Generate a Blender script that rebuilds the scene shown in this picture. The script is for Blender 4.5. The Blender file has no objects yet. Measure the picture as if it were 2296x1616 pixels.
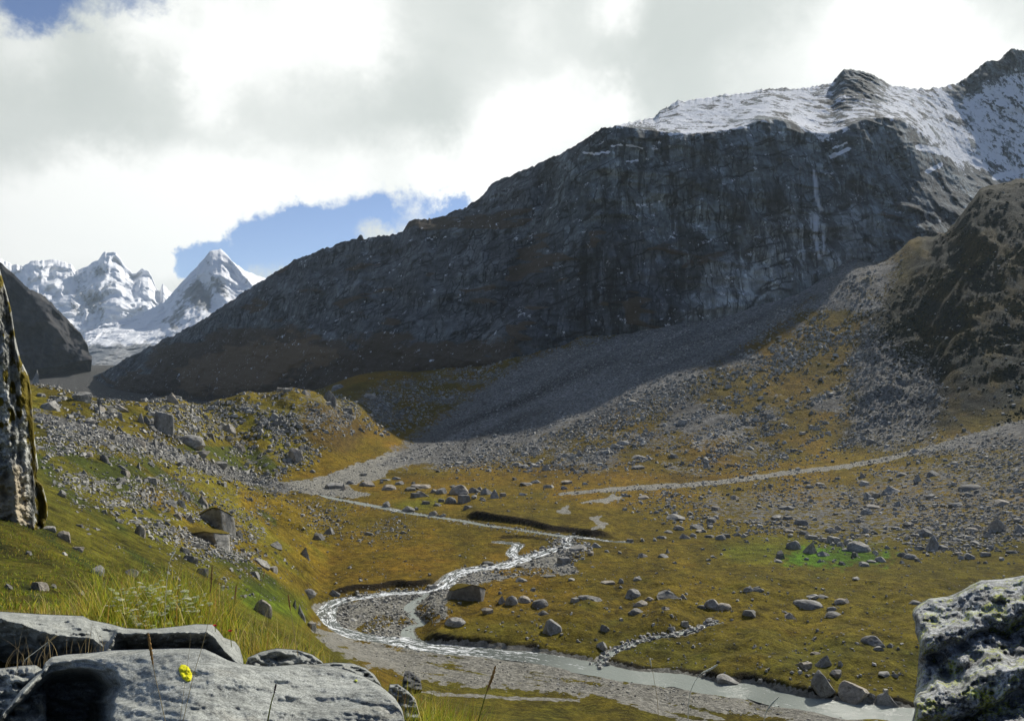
import bpy, math, random
import numpy as np

random.seed(7)
RNG = np.random.default_rng(11)
SC = bpy.context.scene
COL = SC.collection

# ------------------------------------------------------------------ camera
# survey notes were taken off the photograph on a 2296 x 1616 sheet: px right, py down
FOC, CX, CY, EYE = 1800.0, 1148.0, 808.0, 60.0
cam_d = bpy.data.cameras.new("camera")
cam = bpy.data.objects.new("camera", cam_d)
COL.objects.link(cam)
cam.location = (0, 0, EYE)
cam.rotation_euler = (math.radians(90), 0, 0)
cam_d.sensor_fit = 'HORIZONTAL'
cam_d.sensor_width = 36.0
cam_d.lens = 36.0 * FOC / 2296.0
cam_d.clip_start = 0.1
cam_d.clip_end = 40000
SC.camera = cam

# ------------------------------------------------------------------ sun and sky
SUN_AZ, SUN_EL = 40.0, 38.0          # azimuth to the right of the view direction
sun_d = bpy.data.lights.new("sun", 'SUN')
sun_d.energy = 5.0
sun_d.angle = math.radians(0.9)
sun_d.color = (1.0, 0.95, 0.86)
sun = bpy.data.objects.new("sun", sun_d)
COL.objects.link(sun)
sun.rotation_euler = (math.radians(90 - SUN_EL), 0, math.radians(180 - SUN_AZ))
sun.location = (0, 0, 500)

SC.view_settings.view_transform = 'Standard'
SC.view_settings.look = 'None'
SC.view_settings.exposure = 0.12
SC.view_settings.gamma = 1.0
SC.view_settings.use_curve_mapping = False
SC.render.engine = 'CYCLES'
SC.cycles.max_bounces = 5
SC.cycles.diffuse_bounces = 3
SC.cycles.glossy_bounces = 2
SC.cycles.use_denoising = True

def sky_dir(px, py):
    v = np.array([(px - CX) / FOC, 1.0, (CY - py) / FOC])
    return v / np.linalg.norm(v)

class Nodes:
    """small node-tree writer"""
    def __init__(self, tree):
        self.t = tree
        self.n = tree.nodes
        self.l = tree.links
    def add(self, kind, **kw):
        n = self.n.new(kind)
        for k, v in kw.items():
            setattr(n, k, v)
        return n
    def put(self, sock, v):
        if isinstance(v, bpy.types.NodeSocket):
            self.l.new(v, sock)
        elif v is not None:
            if sock.type == 'RGBA' and len(v) == 3:
                v = (*v, 1.0)
            sock.default_value = v
    def math(self, op, a, b=None, c=None, clamp=False):
        n = self.add('ShaderNodeMath', operation=op)
        n.use_clamp = clamp
        for i, v in enumerate((a, b, c)):
            if v is not None:
                self.put(n.inputs[i], v)
        return n.outputs[0]
    def vmath(self, op, a, b=None, scale=None):
        n = self.add('ShaderNodeVectorMath', operation=op)
        self.put(n.inputs[0], a)
        if b is not None:
            self.put(n.inputs[1], b)
        if scale is not None:
            self.put(n.inputs['Scale'], scale)
        return n.outputs['Value'] if op in ('DOT_PRODUCT', 'LENGTH') else n.outputs[0]
    def noise(self, vec, scale, detail=4.0, rough=0.55, dist=0.0, color=False):
        n = self.add('ShaderNodeTexNoise')
        if vec is not None:
            self.put(n.inputs['Vector'], vec)
        n.inputs['Scale'].default_value = scale
        n.inputs['Detail'].default_value = detail
        n.inputs['Roughness'].default_value = rough
        n.inputs['Distortion'].default_value = dist
        return n.outputs['Color'] if color else n.outputs['Fac']
    def voronoi(self, vec, scale, feature='F1', out='Distance', rnd=1.0):
        n = self.add('ShaderNodeTexVoronoi', feature=feature)
        if vec is not None:
            self.put(n.inputs['Vector'], vec)
        n.inputs['Scale'].default_value = scale
        n.inputs['Randomness'].default_value = rnd
        return n.outputs[out]
    def ramp(self, fac, a, b, lo=0.0, hi=1.0, smooth=True):
        n = self.add('ShaderNodeMapRange')
        n.interpolation_type = 'SMOOTHSTEP' if smooth else 'LINEAR'
        self.put(n.inputs[0], fac)
        for i, v in enumerate((a, b, lo, hi)):
            self.put(n.inputs[1 + i], v)
        return n.outputs[0]
    def mix(self, fac, a, b, mode='MIX'):
        n = self.add('ShaderNodeMix', data_type='RGBA', blend_type=mode)
        self.put(n.inputs[0], fac)
        self.put(n.inputs[6], a)
        self.put(n.inputs[7], b)
        return n.outputs[2]
    def attr(self, name, out='Fac'):
        n = self.add('ShaderNodeAttribute')
        n.attribute_name = name
        return n.outputs[out]
    def scaled(self, vec, s):
        n = self.add('ShaderNodeMapping')
        self.put(n.inputs['Vector'], vec)
        n.inputs['Scale'].default_value = s
        return n.outputs[0]

def make_world():
    w = bpy.data.worlds.new("World")
    SC.world = w
    w.use_nodes = True
    k = Nodes(w.node_tree)
    k.n.clear()
    out = k.add('ShaderNodeOutputWorld')
    sky = k.add('ShaderNodeTexSky', sky_type='NISHITA')
    sky.sun_disc = False
    sky.sun_elevation = math.radians(SUN_EL)
    sky.sun_rotation = math.radians(SUN_AZ)
    sky.altitude = 3500
    sky.air_density = 1.0
    sky.dust_density = 0.3
    sky.ozone_density = 2.0
    D = k.add('ShaderNodeTexCoord').outputs['Generated']
    D = k.vmath('NORMALIZE', D)
    # ragged outlines: the direction is shaken by two sizes of noise before the cloud masses are looked up
    w1 = k.vmath('SUBTRACT', k.noise(D, 8.0, 6, 0.65, color=True), (0.5, 0.5, 0.5))
    w2 = k.vmath('SUBTRACT', k.noise(D, 18.0, 5, 0.65, color=True), (0.5, 0.5, 0.5))
    Dw = k.vmath('ADD', D, k.vmath('ADD', k.vmath('SCALE', w1, scale=0.10), k.vmath('SCALE', w2, scale=0.05)))
    Dw = k.vmath('NORMALIZE', Dw)
    def masses(items, start):
        acc = start
        for px, py, r, amp in items:
            d = sky_dir(px, py)
            c = k.vmath('DOT_PRODUCT', Dw, tuple(d))
            s = (r / FOC) ** 2 / 2.0
            e = k.math('EXPONENT', k.math('DIVIDE', k.math('SUBTRACT', c, 1.0), s))
            acc = k.math('MULTIPLY_ADD', e, amp, acc)
        return acc
    gaps = [(425, 592, 26, -.5), (1015, 466, 36, -.8), (1050, 452, 26, -.6), (690, 478, 46, -.5), (860, 466, 46, -.5), (20, -20, 70, -0.72), (120, 0, 60, -0.64), (240, -15, 60, -0.59), (370, -40, 60, -0.57), (860, -40, 50, -0.48),
            (565, 532, 46, -0.59), (640, 515, 52, -0.64), (720, 502, 60, -0.68), (820, 494, 60, -0.68), (910, 488, 52, -0.64), (985, 474, 36, -0.64),
            (500, 548, 42, -0.48), (420, 575, 40, -0.48), (470, 580, 45, -0.57), (560, 600, 60, -0.72), (660, 580, 70, -0.72), (760, 560, 70, -0.72), (340, 572, 26, -0.36),
            (405, 532, 26, .8), (500, 499, 34, .6), (385, 612, 40, .7), (450, 520, 24, .3)]
    rest = k.math('MULTIPLY', k.math('SUBTRACT', k.noise(D, 2.6, 5, 0.55), 0.50), 2.4)
    # the cloud deck in view breaks up towards the clear sky behind the camera
    fwd = k.vmath('DOT_PRODUCT', D, (0.0, 0.94, 0.34))
    deck = k.ramp(fwd, 0.62, 0.84)
    rag = k.math('MULTIPLY', k.math('SUBTRACT', k.noise(D, 26.0, 6, 0.68, 0.3), 0.5), 0.9)
    start = k.math('ADD', k.math('ADD', k.math('MULTIPLY', deck, 0.95), rag), k.math('MULTIPLY', rest, k.math('SUBTRACT', 1.1, deck)))
    cov = masses(gaps, start)
    cov = k.ramp(cov, 0.10, 0.72)
    whites = [(750, 60, 130, 1.0), (640, 150, 60, .3), (840, 90, 60, .5), (480, 120, 62, .8), (510, 60, 80, .6), (330, 60, 60, .7), (500, 220, 40, .5), (60, 110, 70, .5),
              (200, 450, 100, .8), (420, 420, 110, .9), (620, 410, 100, .8), (800, 400, 90, .8), (980, 380, 90, .9), (1150, 310, 90, .9),
              (1250, 240, 80, .9), (1380, 230, 50, .8), (80, 540, 140, 1.0), (300, 500, 110, 1.0), (550, 460, 90, 1.0), (1060, 420, 90, 1.0),
              (1385, 5, 60, .9), (1900, 100, 110, .8), (2100, 60, 120, .8), (2200, 130, 120, .6), (1700, 170, 90, .3), (1180, 50, 50, .3), (380, 530, 60, 1.0),
              (250, 290, 130, -.25), (870, 250, 150, -.35), (1000, 310, 90, -.2), (1600, 90, 150, -.30), (1440, 60, 80, -.2), (100, 330, 90, -.15), (2250, 10, 70, -.3)]
    lite = k.math('MULTIPLY', k.math('SUBTRACT', k.noise(D, 4.0, 6, 0.6, 0.4), 0.5), 0.9)
    lite = masses(whites, lite)
    lite = k.ramp(lite, -0.42, 1.05)
    # cloud seen away from the sun is front-lit haze-grey, towards it a bright veil
    toward = k.vmath('DOT_PRODUCT', D, (math.sin(math.radians(SUN_AZ)) * math.cos(math.radians(SUN_EL)), math.cos(math.radians(SUN_AZ)) * math.cos(math.radians(SUN_EL)), math.sin(math.radians(SUN_EL))))
    cloud = k.mix(lite, (0.575, 0.615, 0.59), (1.02, 1.03, 1.00))
    cloud = k.vmath('SCALE', cloud, scale=k.ramp(toward, -0.2, 0.55, 0.55, 1.0))
    blue = k.mix(1.0, sky.outputs[0], (0.112, 0.106, 0.112), 'MULTIPLY')
    c = k.mix(cov, blue, cloud)
    # below the horizon the land goes on
    low = k.ramp(k.vmath('DOT_PRODUCT', D, (0, 0, 1)), -0.06, -0.01)
    c = k.mix(low, (0.055, 0.05, 0.03), c)
    bg = k.add('ShaderNodeBackground')
    k.put(bg.inputs[0], c)
    bg.inputs[1].default_value = 1.0
    k.l.new(bg.outputs[0], out.inputs[0])
    w.cycles.sampling_method = 'MANUAL'
    w.cycles.sample_map_resolution = 512
make_world()

# ------------------------------------------------------------------ numeric helpers
def tag(o, label=None, cat=None, group=None, kind=None):
    for k_, v in (('label', label), ('category', cat), ('group', group), ('kind', kind)):
        if v:
            o[k_] = v
    return o

def smooth(x, a, b):
    t = np.clip((x - a) / (b - a), 0, 1)
    return t * t * (3 - 2 * t)

def _hash(ix, iy, iz, seed):
    h = (ix.astype(np.uint32) * np.uint32(374761393) + iy.astype(np.uint32) * np.uint32(668265263)
         + iz.astype(np.uint32) * np.uint32(2246822519) + np.uint32(seed * 3266489917 & 0xffffffff))
    h = (h ^ (h >> np.uint32(13))) * np.uint32(1274126177)
    h = h ^ (h >> np.uint32(16))
    return h.astype(np.float32) / np.float32(2147483648.0) - np.float32(1.0)

def vnoise(x, y, z=None, seed=0):
    """value noise, -1..1"""
    x = np.asarray(x, dtype=np.float32); y = np.asarray(y, dtype=np.float32)
    ix = np.floor(x); iy = np.floor(y)
    fx = x - ix; fy = y - iy
    fx = fx * fx * fx * (fx * (fx * 6 - 15) + 10); fy = fy * fy * fy * (fy * (fy * 6 - 15) + 10)
    ix = ix.astype(np.int64); iy = iy.astype(np.int64)
    if z is None:
        zz = np.zeros_like(ix)
        a = _hash(ix, iy, zz, seed); b = _hash(ix + 1, iy, zz, seed)
        c = _hash(ix, iy + 1, zz, seed); d = _hash(ix + 1, iy + 1, zz, seed)
        return (a + (b - a) * fx) * (1 - fy) + (c + (d - c) * fx) * fy
    z = np.asarray(z, dtype=np.float32)
    iz = np.floor(z); fz = z - iz; fz = fz * fz * (3 - 2 * fz); iz = iz.astype(np.int64)
    r = []
    for dz in (0, 1):
        a = _hash(ix, iy, iz + dz, seed); b = _hash(ix + 1, iy, iz + dz, seed)
        c = _hash(ix, iy + 1, iz + dz, seed); d = _hash(ix + 1, iy + 1, iz + dz, seed)
        r.append((a + (b - a) * fx) * (1 - fy) + (c + (d - c) * fx) * fy)
    return r[0] + (r[1] - r[0]) * fz

def fbm(x, y, z=None, octaves=4, seed=0, gain=0.5, lac=2.03):
    s = 0; a = 1.0; f = 1.0; tot = 0
    for o in range(octaves):
        s = s + a * vnoise(x * f, y * f, None if z is None else z * f, seed + o * 17)
        tot += a; a *= gain; f *= lac
    return s / tot

def ridged(x, y, z=None, octaves=4, seed=0, gain=0.55, lac=2.1):
    s = 0; a = 1.0; f = 1.0; tot = 0
    for o in range(octaves):
        s = s + a * (1 - 2 * np.abs(vnoise(x * f, y * f, None if z is None else z * f, seed + o * 31)))
        tot += a; a *= gain; f *= lac
    return s / tot

def lin(x, pts, col=1):
    return np.interp(x, [p[0] for p in pts], [p[col] for p in pts])

def world_of(px, py, Y):
    return np.stack([(px - CX) / FOC * Y, Y + 0 * px, EYE - (py - CY) / FOC * Y], axis=-1)

def build_mesh(name, verts, faces, mat=None, parent=None, attrs=None, smooth_shade=True, kind=None, tris=None):
    me = bpy.data.meshes.new(name)
    verts = np.ascontiguousarray(verts, dtype=np.float32).reshape(-1, 3)
    faces = np.ascontiguousarray(faces, dtype=np.int32)
    n, c = faces.shape
    loops = faces.ravel(); start = np.arange(0, n * c, c, dtype=np.int32); total = np.full(n, c, dtype=np.int32)
    if tris is not None:
        tris = np.ascontiguousarray(tris, dtype=np.int32)
        start = np.concatenate([start, n * c + np.arange(0, len(tris) * 3, 3, dtype=np.int32)]); total = np.concatenate([total, np.full(len(tris), 3, dtype=np.int32)])
        loops = np.concatenate([loops, tris.ravel()]); n += len(tris)
    me.vertices.add(len(verts)); me.vertices.foreach_set('co', verts.ravel())
    me.loops.add(len(loops)); me.loops.foreach_set('vertex_index', loops)
    me.polygons.add(n)
    me.polygons.foreach_set('loop_start', start)
    me.polygons.foreach_set('loop_total', total)
    me.update(calc_edges=True)
    me.polygons.foreach_set('use_smooth', np.full(n, bool(smooth_shade)))
    for k_, v in (attrs or {}).items():
        v = np.asarray(v, dtype=np.float32)
        if v.ndim == 2:
            a = me.attributes.new(k_, 'FLOAT_COLOR', 'POINT')
            if v.shape[1] == 3:
                v = np.concatenate([v, np.ones((len(v), 1), np.float32)], axis=1)
            a.data.foreach_set('color', np.ascontiguousarray(v).ravel())
        else:
            a = me.attributes.new(k_, 'FLOAT', 'POINT')
            a.data.foreach_set('value', np.ascontiguousarray(v))
    if mat:
        me.materials.append(mat)
    o = bpy.data.objects.new(name, me)
    COL.objects.link(o)
    if parent:
        o.parent = parent
    if kind:
        o['kind'] = kind
    return o

def grid_faces(nr, nc, flip=False):
    i = np.arange(nr * nc).reshape(nr, nc)
    f = np.stack([i[:-1, :-1], i[:-1, 1:], i[1:, 1:], i[1:, :-1]], axis=-1).reshape(-1, 4)
    return f[:, ::-1] if flip else f

def poly_sd(px, py, poly):
    """signed distance to a closed outline, positive inside"""
    P = np.array(poly, dtype=np.float64)
    lo = P.min(0) - 60; hi = P.max(0) + 60
    out = np.full(px.shape, -60.0)
    m = (px > lo[0]) & (px < hi[0]) & (py > lo[1]) & (py < hi[1])
    x = px[m]; y = py[m]
    d = np.full(x.shape, 1e9); ins = np.zeros(x.shape, bool)
    for a, b in zip(P, np.roll(P, -1, axis=0)):
        e = b - a
        t = np.clip(((x - a[0]) * e[0] + (y - a[1]) * e[1]) / max(e @ e, 1e-9), 0, 1)
        d = np.minimum(d, np.hypot(x - a[0] - t * e[0], y - a[1] - t * e[1]))
        c = (a[1] > y) != (b[1] > y)
        xi = a[0] + (y - a[1]) * e[0] / (e[1] if abs(e[1]) > 1e-9 else 1e-9)
        ins ^= c & (x < xi)
    out[m] = np.where(ins, d, -d)
    return out

def line_dist(px, py, pts, sx=1.0, sy=1.0, reach=80):
    P = np.array(pts, dtype=np.float64)
    lo = P.min(0) - reach; hi = P.max(0) + reach
    out = np.full(px.shape, 1e3)
    m = (px > lo[0]) & (px < hi[0]) & (py > lo[1]) & (py < hi[1])
    x = px[m] * sx; y = py[m] * sy; d = np.full(x.shape, 1e3)
    Q = P * np.array([sx, sy])
    for a, b in zip(Q[:-1], Q[1:]):
        e = b - a
        t = np.clip(((x - a[0]) * e[0] + (y - a[1]) * e[1]) / max(e @ e, 1e-9), 0, 1)
        d = np.minimum(d, np.hypot(x - a[0] - t * e[0], y - a[1] - t * e[1]))
    out[m] = d
    return out

def new_mat(name):
    m = bpy.data.materials.new(name)
    m.use_nodes = True
    k = Nodes(m.node_tree)
    b = k.n['Principled BSDF']
    return m, k, b

def bump(k, b, h, strength, dist):
    n = k.add('ShaderNodeBump')
    n.inputs['Strength'].default_value = strength
    n.inputs['Distance'].default_value = dist
    k.put(n.inputs['Height'], h)
    k.l.new(n.outputs[0], b.inputs['Normal'])
    return n

# ------------------------------------------------------------------ terrain
# survey lines: bearing px -> [(distance m, py of the ground there)]
SURVEY = {
 -500: [(2,2400),(5,1300),(12,1250),(30,1150),(60,1100),(120,1000),(200,900),(300,780),(420,700),(800,760),(1500,800),(2600,840)],
 0: [(2,2400),(4,1750),(6,1410),(12,1390),(25,1290),(36,1190),(45,1150),(70,1075),(120,1000),(200,925),(280,872),(330,850),(450,905),(900,926),(1500,885),(1900,855),(2300,836),(2900,826)],
 110: [(2,2400),(4,1750),(6,1412),(12,1392),(25,1300),(45,1195),(70,1115),(120,1025),(200,950),(280,892),(330,862),(420,908),(900,926),(1500,890),(1900,846),(2300,826),(2900,820)],
 250: [(4,1750),(6,1415),(12,1395),(25,1325),(45,1255),(70,1190),(110,1110),(170,1020),(240,950),(320,910),(370,894),(450,930),(900,926),(1500,886),(1900,838),(2300,820),(2900,818)],
 400: [(4,1750),(6,1420),(12,1400),(25,1360),(45,1310),(70,1260),(110,1190),(160,1130),(220,1070),(290,1000),(350,940),(420,885),(520,925),(900,926),(1500,882),(2300,822),(2900,818)],
 550: [(4,1750),(6,1450),(12,1436),(25,1410),(60,1350),(110,1270),(150,1235),(200,1190),(260,1140),(330,1100),(390,1060),(430,1000),(490,872),(600,930),(900,918),(1500,880)],
 650: [(4,1750),(6,1490),(12,1478),(25,1455),(60,1410),(110,1350),(150,1310),(190,1265),(240,1210),(300,1150),(370,1095),(405,1060),(440,1000),(500,866),(620,916),(900,905),(1300,880)],
 720: [(4,1780),(6,1520),(12,1505),(25,1485),(60,1460),(110,1435),(160,1410),(192,1370),(205,1334),(230,1281),(262,1222),(310,1157),(370,1100),(410,1071),(430,1040),(470,960),(515,880),(600,905),(850,885),(1200,860)],
 790: [(4,1800),(6,1560),(12,1545),(25,1525),(60,1500),(110,1478),(150,1455),(175,1424),(207,1330),(262,1221),(300,1168),(370,1100),(430,1058),(480,1010),(530,955),(575,902),(680,880),(850,850)],
 900: [(4,1760),(6,1630),(12,1612),(40,1590),(80,1560),(130,1520),(160,1478),(172,1436),(205,1335),(250,1240),(310,1156),(370,1100),(460,1042),(540,1005),(620,960),(700,910),(800,862),(950,820)],
 1000: [(4,1760),(5,1690),(7,1650),(12,1630),(40,1610),(90,1590),(130,1562),(166,1458),(180,1385),(196,1342),(210,1316),(250,1240),(300,1169),(370,1100),(460,1043),(560,998),(650,950),(740,892),(850,825)],
 1150: [(4,1850),(5,1740),(7,1680),(12,1655),(40,1640),(90,1620),(130,1590),(160,1482),(165,1462),(172,1420),(185,1370),(205,1320),(236,1265),(262,1220),(300,1168),(340,1125),(400,1078),(480,1030),(560,985),(640,930),(720,860),(800,800)],
 1300: [(5,1800),(7,1720),(12,1690),(40,1665),(90,1650),(130,1605),(150,1528),(158,1491),(166,1448),(186,1365),(215,1292),(250,1228),(272,1205),(300,1166),(340,1121),(400,1074),(440,1050),(520,985),(600,920),(680,850),(760,780),(840,730)],
 1500: [(5,1950),(12,1850),(60,1740),(110,1670),(140,1580),(152,1518),(158,1492),(165,1445),(180,1382),(200,1322),(230,1263),(270,1205),(320,1145),(370,1100),(410,1072),(440,1054),(500,990),(580,910),(660,830),(740,750),(830,690)],
 1700: [(5,2000),(12,1900),(60,1760),(110,1680),(138,1590),(148,1540),(153,1514),(160,1460),(172,1405),(195,1340),(230,1265),(280,1191),(340,1125),(390,1083),(420,1066),(460,1035),(530,960),(610,860),(700,770),(760,700),(830,640)],
 1900: [(5,2000),(60,1780),(110,1685),(134,1612),(143,1562),(150,1520),(158,1460),(175,1395),(205,1320),(250,1240),(300,1170),(350,1112),(400,1060),(420,1046),(460,1020),(530,940),(610,830),(700,700),(760,620),(820,570)],
 2050: [(5,2000),(60,1800),(110,1690),(134,1612),(141,1574),(150,1510),(165,1430),(200,1330),(244,1250),(290,1175),(340,1105),(390,1040),(420,1015),(470,970),(540,870),(620,740),(700,630),(800,515),(860,560),(1000,700)],
 2200: [(5,2000),(60,1800),(110,1690),(132,1620),(145,1550),(165,1450),(200,1340),(244,1245),(290,1150),(340,1075),(390,1010),(420,985),(470,900),(540,760),(620,610),(700,470),(760,412),(850,500),(1000,650)],
 2296: [(5,2000),(60,1800),(110,1690),(132,1620),(145,1545),(200,1338),(244,1238),(290,1130),(340,1045),(390,975),(430,945),(480,850),(550,700),(640,540),(720,440),(790,392),(900,480),(1100,640)],
 2850: [(5,2000),(60,1700),(132,1560),(200,1290),(244,1180),(340,980),(430,850),(550,620),(720,400),(850,330),(1000,420),(1300,520)],
}
_P = np.array([(px / 420.0, math.log(Y), py) for px, L in SURVEY.items() for Y, py in L])
_c = 0.04
def _phi(r2):
    return np.sqrt(r2 + _c * _c)
def _fit():
    A = _P[:, None, :2] - _P[None, :, :2]
    n = len(_P)
    K = np.zeros((n + 1, n + 1))
    K[:n, :n] = _phi((A ** 2).sum(-1)); K[:n, :n] -= np.eye(n) * 0.02
    K[:n, n] = 1; K[n, :n] = 1
    return np.linalg.solve(K, np.concatenate([_P[:, 2], [0]]))
_W = _fit()
def survey_py(px, lnY):
    out = np.full(px.shape, _W[-1])
    u = px / 420.0
    for (a, b, _), w in zip(_P, _W[:-1]):
        out += w * np.sqrt((u - a) ** 2 + (lnY - b) ** 2 + _c * _c)
    return out

NC, NR1, NR2, NR3 = 660, 130, 480, 50
gx = np.concatenate([np.linspace(-600, -30, 40, endpoint=False), np.linspace(-30, 2330, NC - 80), np.linspace(2330, 2900, 41)[1:]])
NC = len(gx)
gl = np.concatenate([np.linspace(math.log(1.6), math.log(110), NR1, endpoint=False), np.linspace(math.log(110), math.log(900), NR2, endpoint=False),
                     np.linspace(math.log(900), math.log(5000), NR3)])
NR = len(gl)
GL, GX = np.meshgrid(gl, gx, indexing='ij')
# evaluate the smooth survey on a coarser net, then refine bilinearly
cx = np.linspace(-600, 2900, 176); cl = np.linspace(gl[0], gl[-1], 260)
CLm, CXm = np.meshgrid(cl, cx, indexing='ij')
coarse = survey_py(CXm, CLm)
def bil(net, px, lnY):
    fx = np.clip((px - cx[0]) / (cx[1] - cx[0]), 0, len(cx) - 1.001); fy = np.clip((lnY - cl[0]) / (cl[1] - cl[0]), 0, len(cl) - 1.001)
    i = fx.astype(int); j = fy.astype(int); a = fx - i; b = fy - j
    return (net[j, i] * (1 - a) + net[j, i + 1] * a) * (1 - b) + (net[j + 1, i] * (1 - a) + net[j + 1, i + 1] * a) * b
PY0 = bil(coarse, GX, GL)
GY = np.exp(GL)
WX = (GX - CX) / FOC * GY
Z = EYE - (PY0 - CY) / FOC * GY
# far valley beyond the survey settles to a plain
far = smooth(GY, 2700, 4200)
Z = Z * (1 - far) + (-2) * far

# ---- the water courses as seen: (px, py) and width m
RIVER = [(1412,1214),(1390,1213),(1365,1211),(1316,1205),(1280,1201),(1268,1211),(1272,1221),(1224,1236),(1190,1247),(1158,1258),(1121,1268),(1070,1274),(1030,1284),(1005,1302),
         (985,1318),(950,1326),(878,1329),(817,1336),(765,1346),(735,1361),(726,1378),(734,1396),(752,1409),(792,1424),(853,1432),(905,1439),(951,1446),(1024,1453),
         (1121,1462),(1194,1469),(1267,1482),(1341,1496),(1414,1511),(1512,1524),(1609,1539),(1680,1550),(1735,1562),(1833,1577),(1930,1592),(2045,1610),(2200,1636),(2420,1680)]
RIVW = [1.4,1.6,1.8,2.4,3.0,3.3,3.6,4.0,4.4,4.8,5.2,5.6,5.4,5,4.4,3.2,2.8,3,3.6,4.4,4.8,4.6,4.2,4.2,4.2,4.4,4.8,5.2,5.4,5.6,5.8,6.0,6.2,6.4,6.6,6.8,7,7.2,7.4,7.6,8,8]
SIDE = [(960,1328),(934,1346),(918,1362),(926,1380),(948,1393),(925,1402),(913,1414),(919,1430),(935,1443)]
SIDEW = [1.4,2.2,2.4,1.8,1.6,1.8,2.4,2.6,3]
UPPER = [(1112,1214),(1140,1216),(1162,1220),(1152,1232),(1148,1242),(1172,1252)]
UPPERW = [2.0,3.0,3.2,3.0,3.0,3.5]
FEED = [(700,1105),(790,1124),(860,1137),(915,1148),(985,1159),(1040,1167),(1100,1178),(1165,1187),(1225,1196),(1285,1203)]
FEEDW = [2,3,3,3,2.6,2.2,2.0,2.4,3,3]
RILL = [(1346,1490),(1350,1478),(1363,1467),(1385,1453),(1426,1439),(1463,1427),(1524,1416),(1573,1403),(1609,1393)]
RILLW = [1.6,1.6,1.6,1.4,1.3,1.2,1.1,1.0,.8]

def ground_hit_raw(PYg, px, py, near=6.0):
    """first terrain point (distance) met along the sight line through px,py"""
    px = np.atleast_1d(np.asarray(px, float)); py = np.atleast_1d(np.asarray(py, float))
    res = np.zeros(len(px))
    r0 = np.searchsorted(gl, math.log(near))
    for n, (a, b) in enumerate(zip(px, py)):
        i = int(np.clip(np.searchsorted(gx, a) - 1, 0, NC - 2)); t = (a - gx[i]) / (gx[i + 1] - gx[i])
        c = PYg[r0:, i] * (1 - t) + PYg[r0:, i + 1] * t
        k = np.argmax(c <= b)
        if c[k] > b:
            k = len(c) - 1
        if k == 0:
            res[n] = math.exp(gl[r0]); continue
        f = (c[k - 1] - b) / max(c[k - 1] - c[k], 1e-6)
        res[n] = math.exp(gl[r0 + k - 1] + f * (gl[r0 + k] - gl[r0 + k - 1]))
    return res

def densify(pts, wid, step):
    P = np.array(pts, float); W = np.array(wid, float)
    # Catmull-Rom in plan
    out = []; ow = []
    for i in range(len(P) - 1):
        p0 = P[max(i - 1, 0)]; p1 = P[i]; p2 = P[i + 1]; p3 = P[min(i + 2, len(P) - 1)]
        n = max(2, int(np.linalg.norm(p2 - p1) / step))
        for t in np.arange(n) / n:
            out.append(0.5 * ((2 * p1) + (-p0 + p2) * t + (2 * p0 - 5 * p1 + 4 * p2 - p3) * t * t + (-p0 + 3 * p1 - 3 * p2 + p3) * t ** 3))
            ow.append(W[i] * (1 - t) + W[i + 1] * t)
    out.append(P[-1]); ow.append(W[-1])
    return np.array(out), np.array(ow)

COURSES = {}
for nm, pts, wid in (('river', RIVER, RIVW), ('side', SIDE, SIDEW), ('upper', UPPER, UPPERW), ('feed', FEED, FEEDW), ('rill', RILL, RILLW)):
    p = np.array(pts, float)
    Yd = ground_hit_raw(PY0, p[:, 0], p[:, 1], near=60)
    plan = np.stack([(p[:, 0] - CX) / FOC * Yd, Yd], axis=-1)
    q, w = densify(plan, wid, 1.0)
    pxq = q[:, 0] / q[:, 1] * FOC + CX
    zq = EYE - (bil(coarse, pxq, np.log(q[:, 1])) - CY) / FOC * q[:, 1]
    n = len(zq)
    ker = np.hanning(25); ker /= ker.sum()
    zq = np.convolve(np.pad(zq, 12, mode='edge'), ker, mode='valid')
    COURSES[nm] = (q, w, zq)

# ---- broad relief of each kind of ground
LN = lambda *p: np.array(p, float)
hill = poly_sd(GX, PY0, [(-600,860),(110,858),(250,893),(400,886),(560,874),(700,868),(800,905),(700,1040),(620,1085),(800,1130),(700,1330),(690,1400),(760,1480),(300,1600),(-600,1600)])
hill = smooth(hill, -20, 40)
terr = smooth(poly_sd(GX, PY0, [(960,1330),(1200,1310),(1600,1290),(2400,1300),(2400,1610),(1900,1575),(1600,1525),(1350,1480),(1150,1450),(940,1400)]), -12, 20) * (GY > 100)
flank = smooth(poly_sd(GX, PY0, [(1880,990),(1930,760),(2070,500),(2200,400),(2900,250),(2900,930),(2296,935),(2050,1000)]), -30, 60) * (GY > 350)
talus = smooth(poly_sd(GX, PY0, [(860,1040),(990,940),(1180,800),(1600,690),(2060,505),(1990,700),(1900,980),(1600,1070),(1250,1060)]), -20, 40) * (GY > 350)
A = np.stack([WX, GY], -1)
lump = fbm(WX / 26, GY / 26, octaves=4, seed=3)
fine = fbm(WX / 5.5, GY / 5.5, octaves=4, seed=5)
step_ = ridged(WX / 30 + GY / 90, Z / 3.5, octaves=3, seed=9)       # sheep tracks along the contour
near = smooth(GY, 6, 40)
dz = near * (0.18 * fine + 0.25 * lump)
dz += hill * near * (1.3 * lump + 0.55 * fine) * smooth(GY, 40, 260) + hill * 1.6 * ridged(WX / 16, GY / 16, octaves=3, seed=35) * smooth(GY, 220, 330)
dz += hill * near * (0.30 * fine + 0.25 * lump)
dz += terr * (1.3 * lump + 1.1 * fbm(WX / 12, GY / 9, octaves=3, seed=17) + 0.5 * fine - 0.3)
wx_ = fbm(WX / 60, GY / 60, octaves=3, seed=22); rg = ridged((WX * 0.82 - GY * 0.57) / 40 + 0.7 * wx_, (WX * 0.57 + GY * 0.82) / 210 + 0.4 * wx_, octaves=5, seed=21)
rb = fbm(WX / 24, GY / 24, Z / 24, octaves=5, seed=23)
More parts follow.
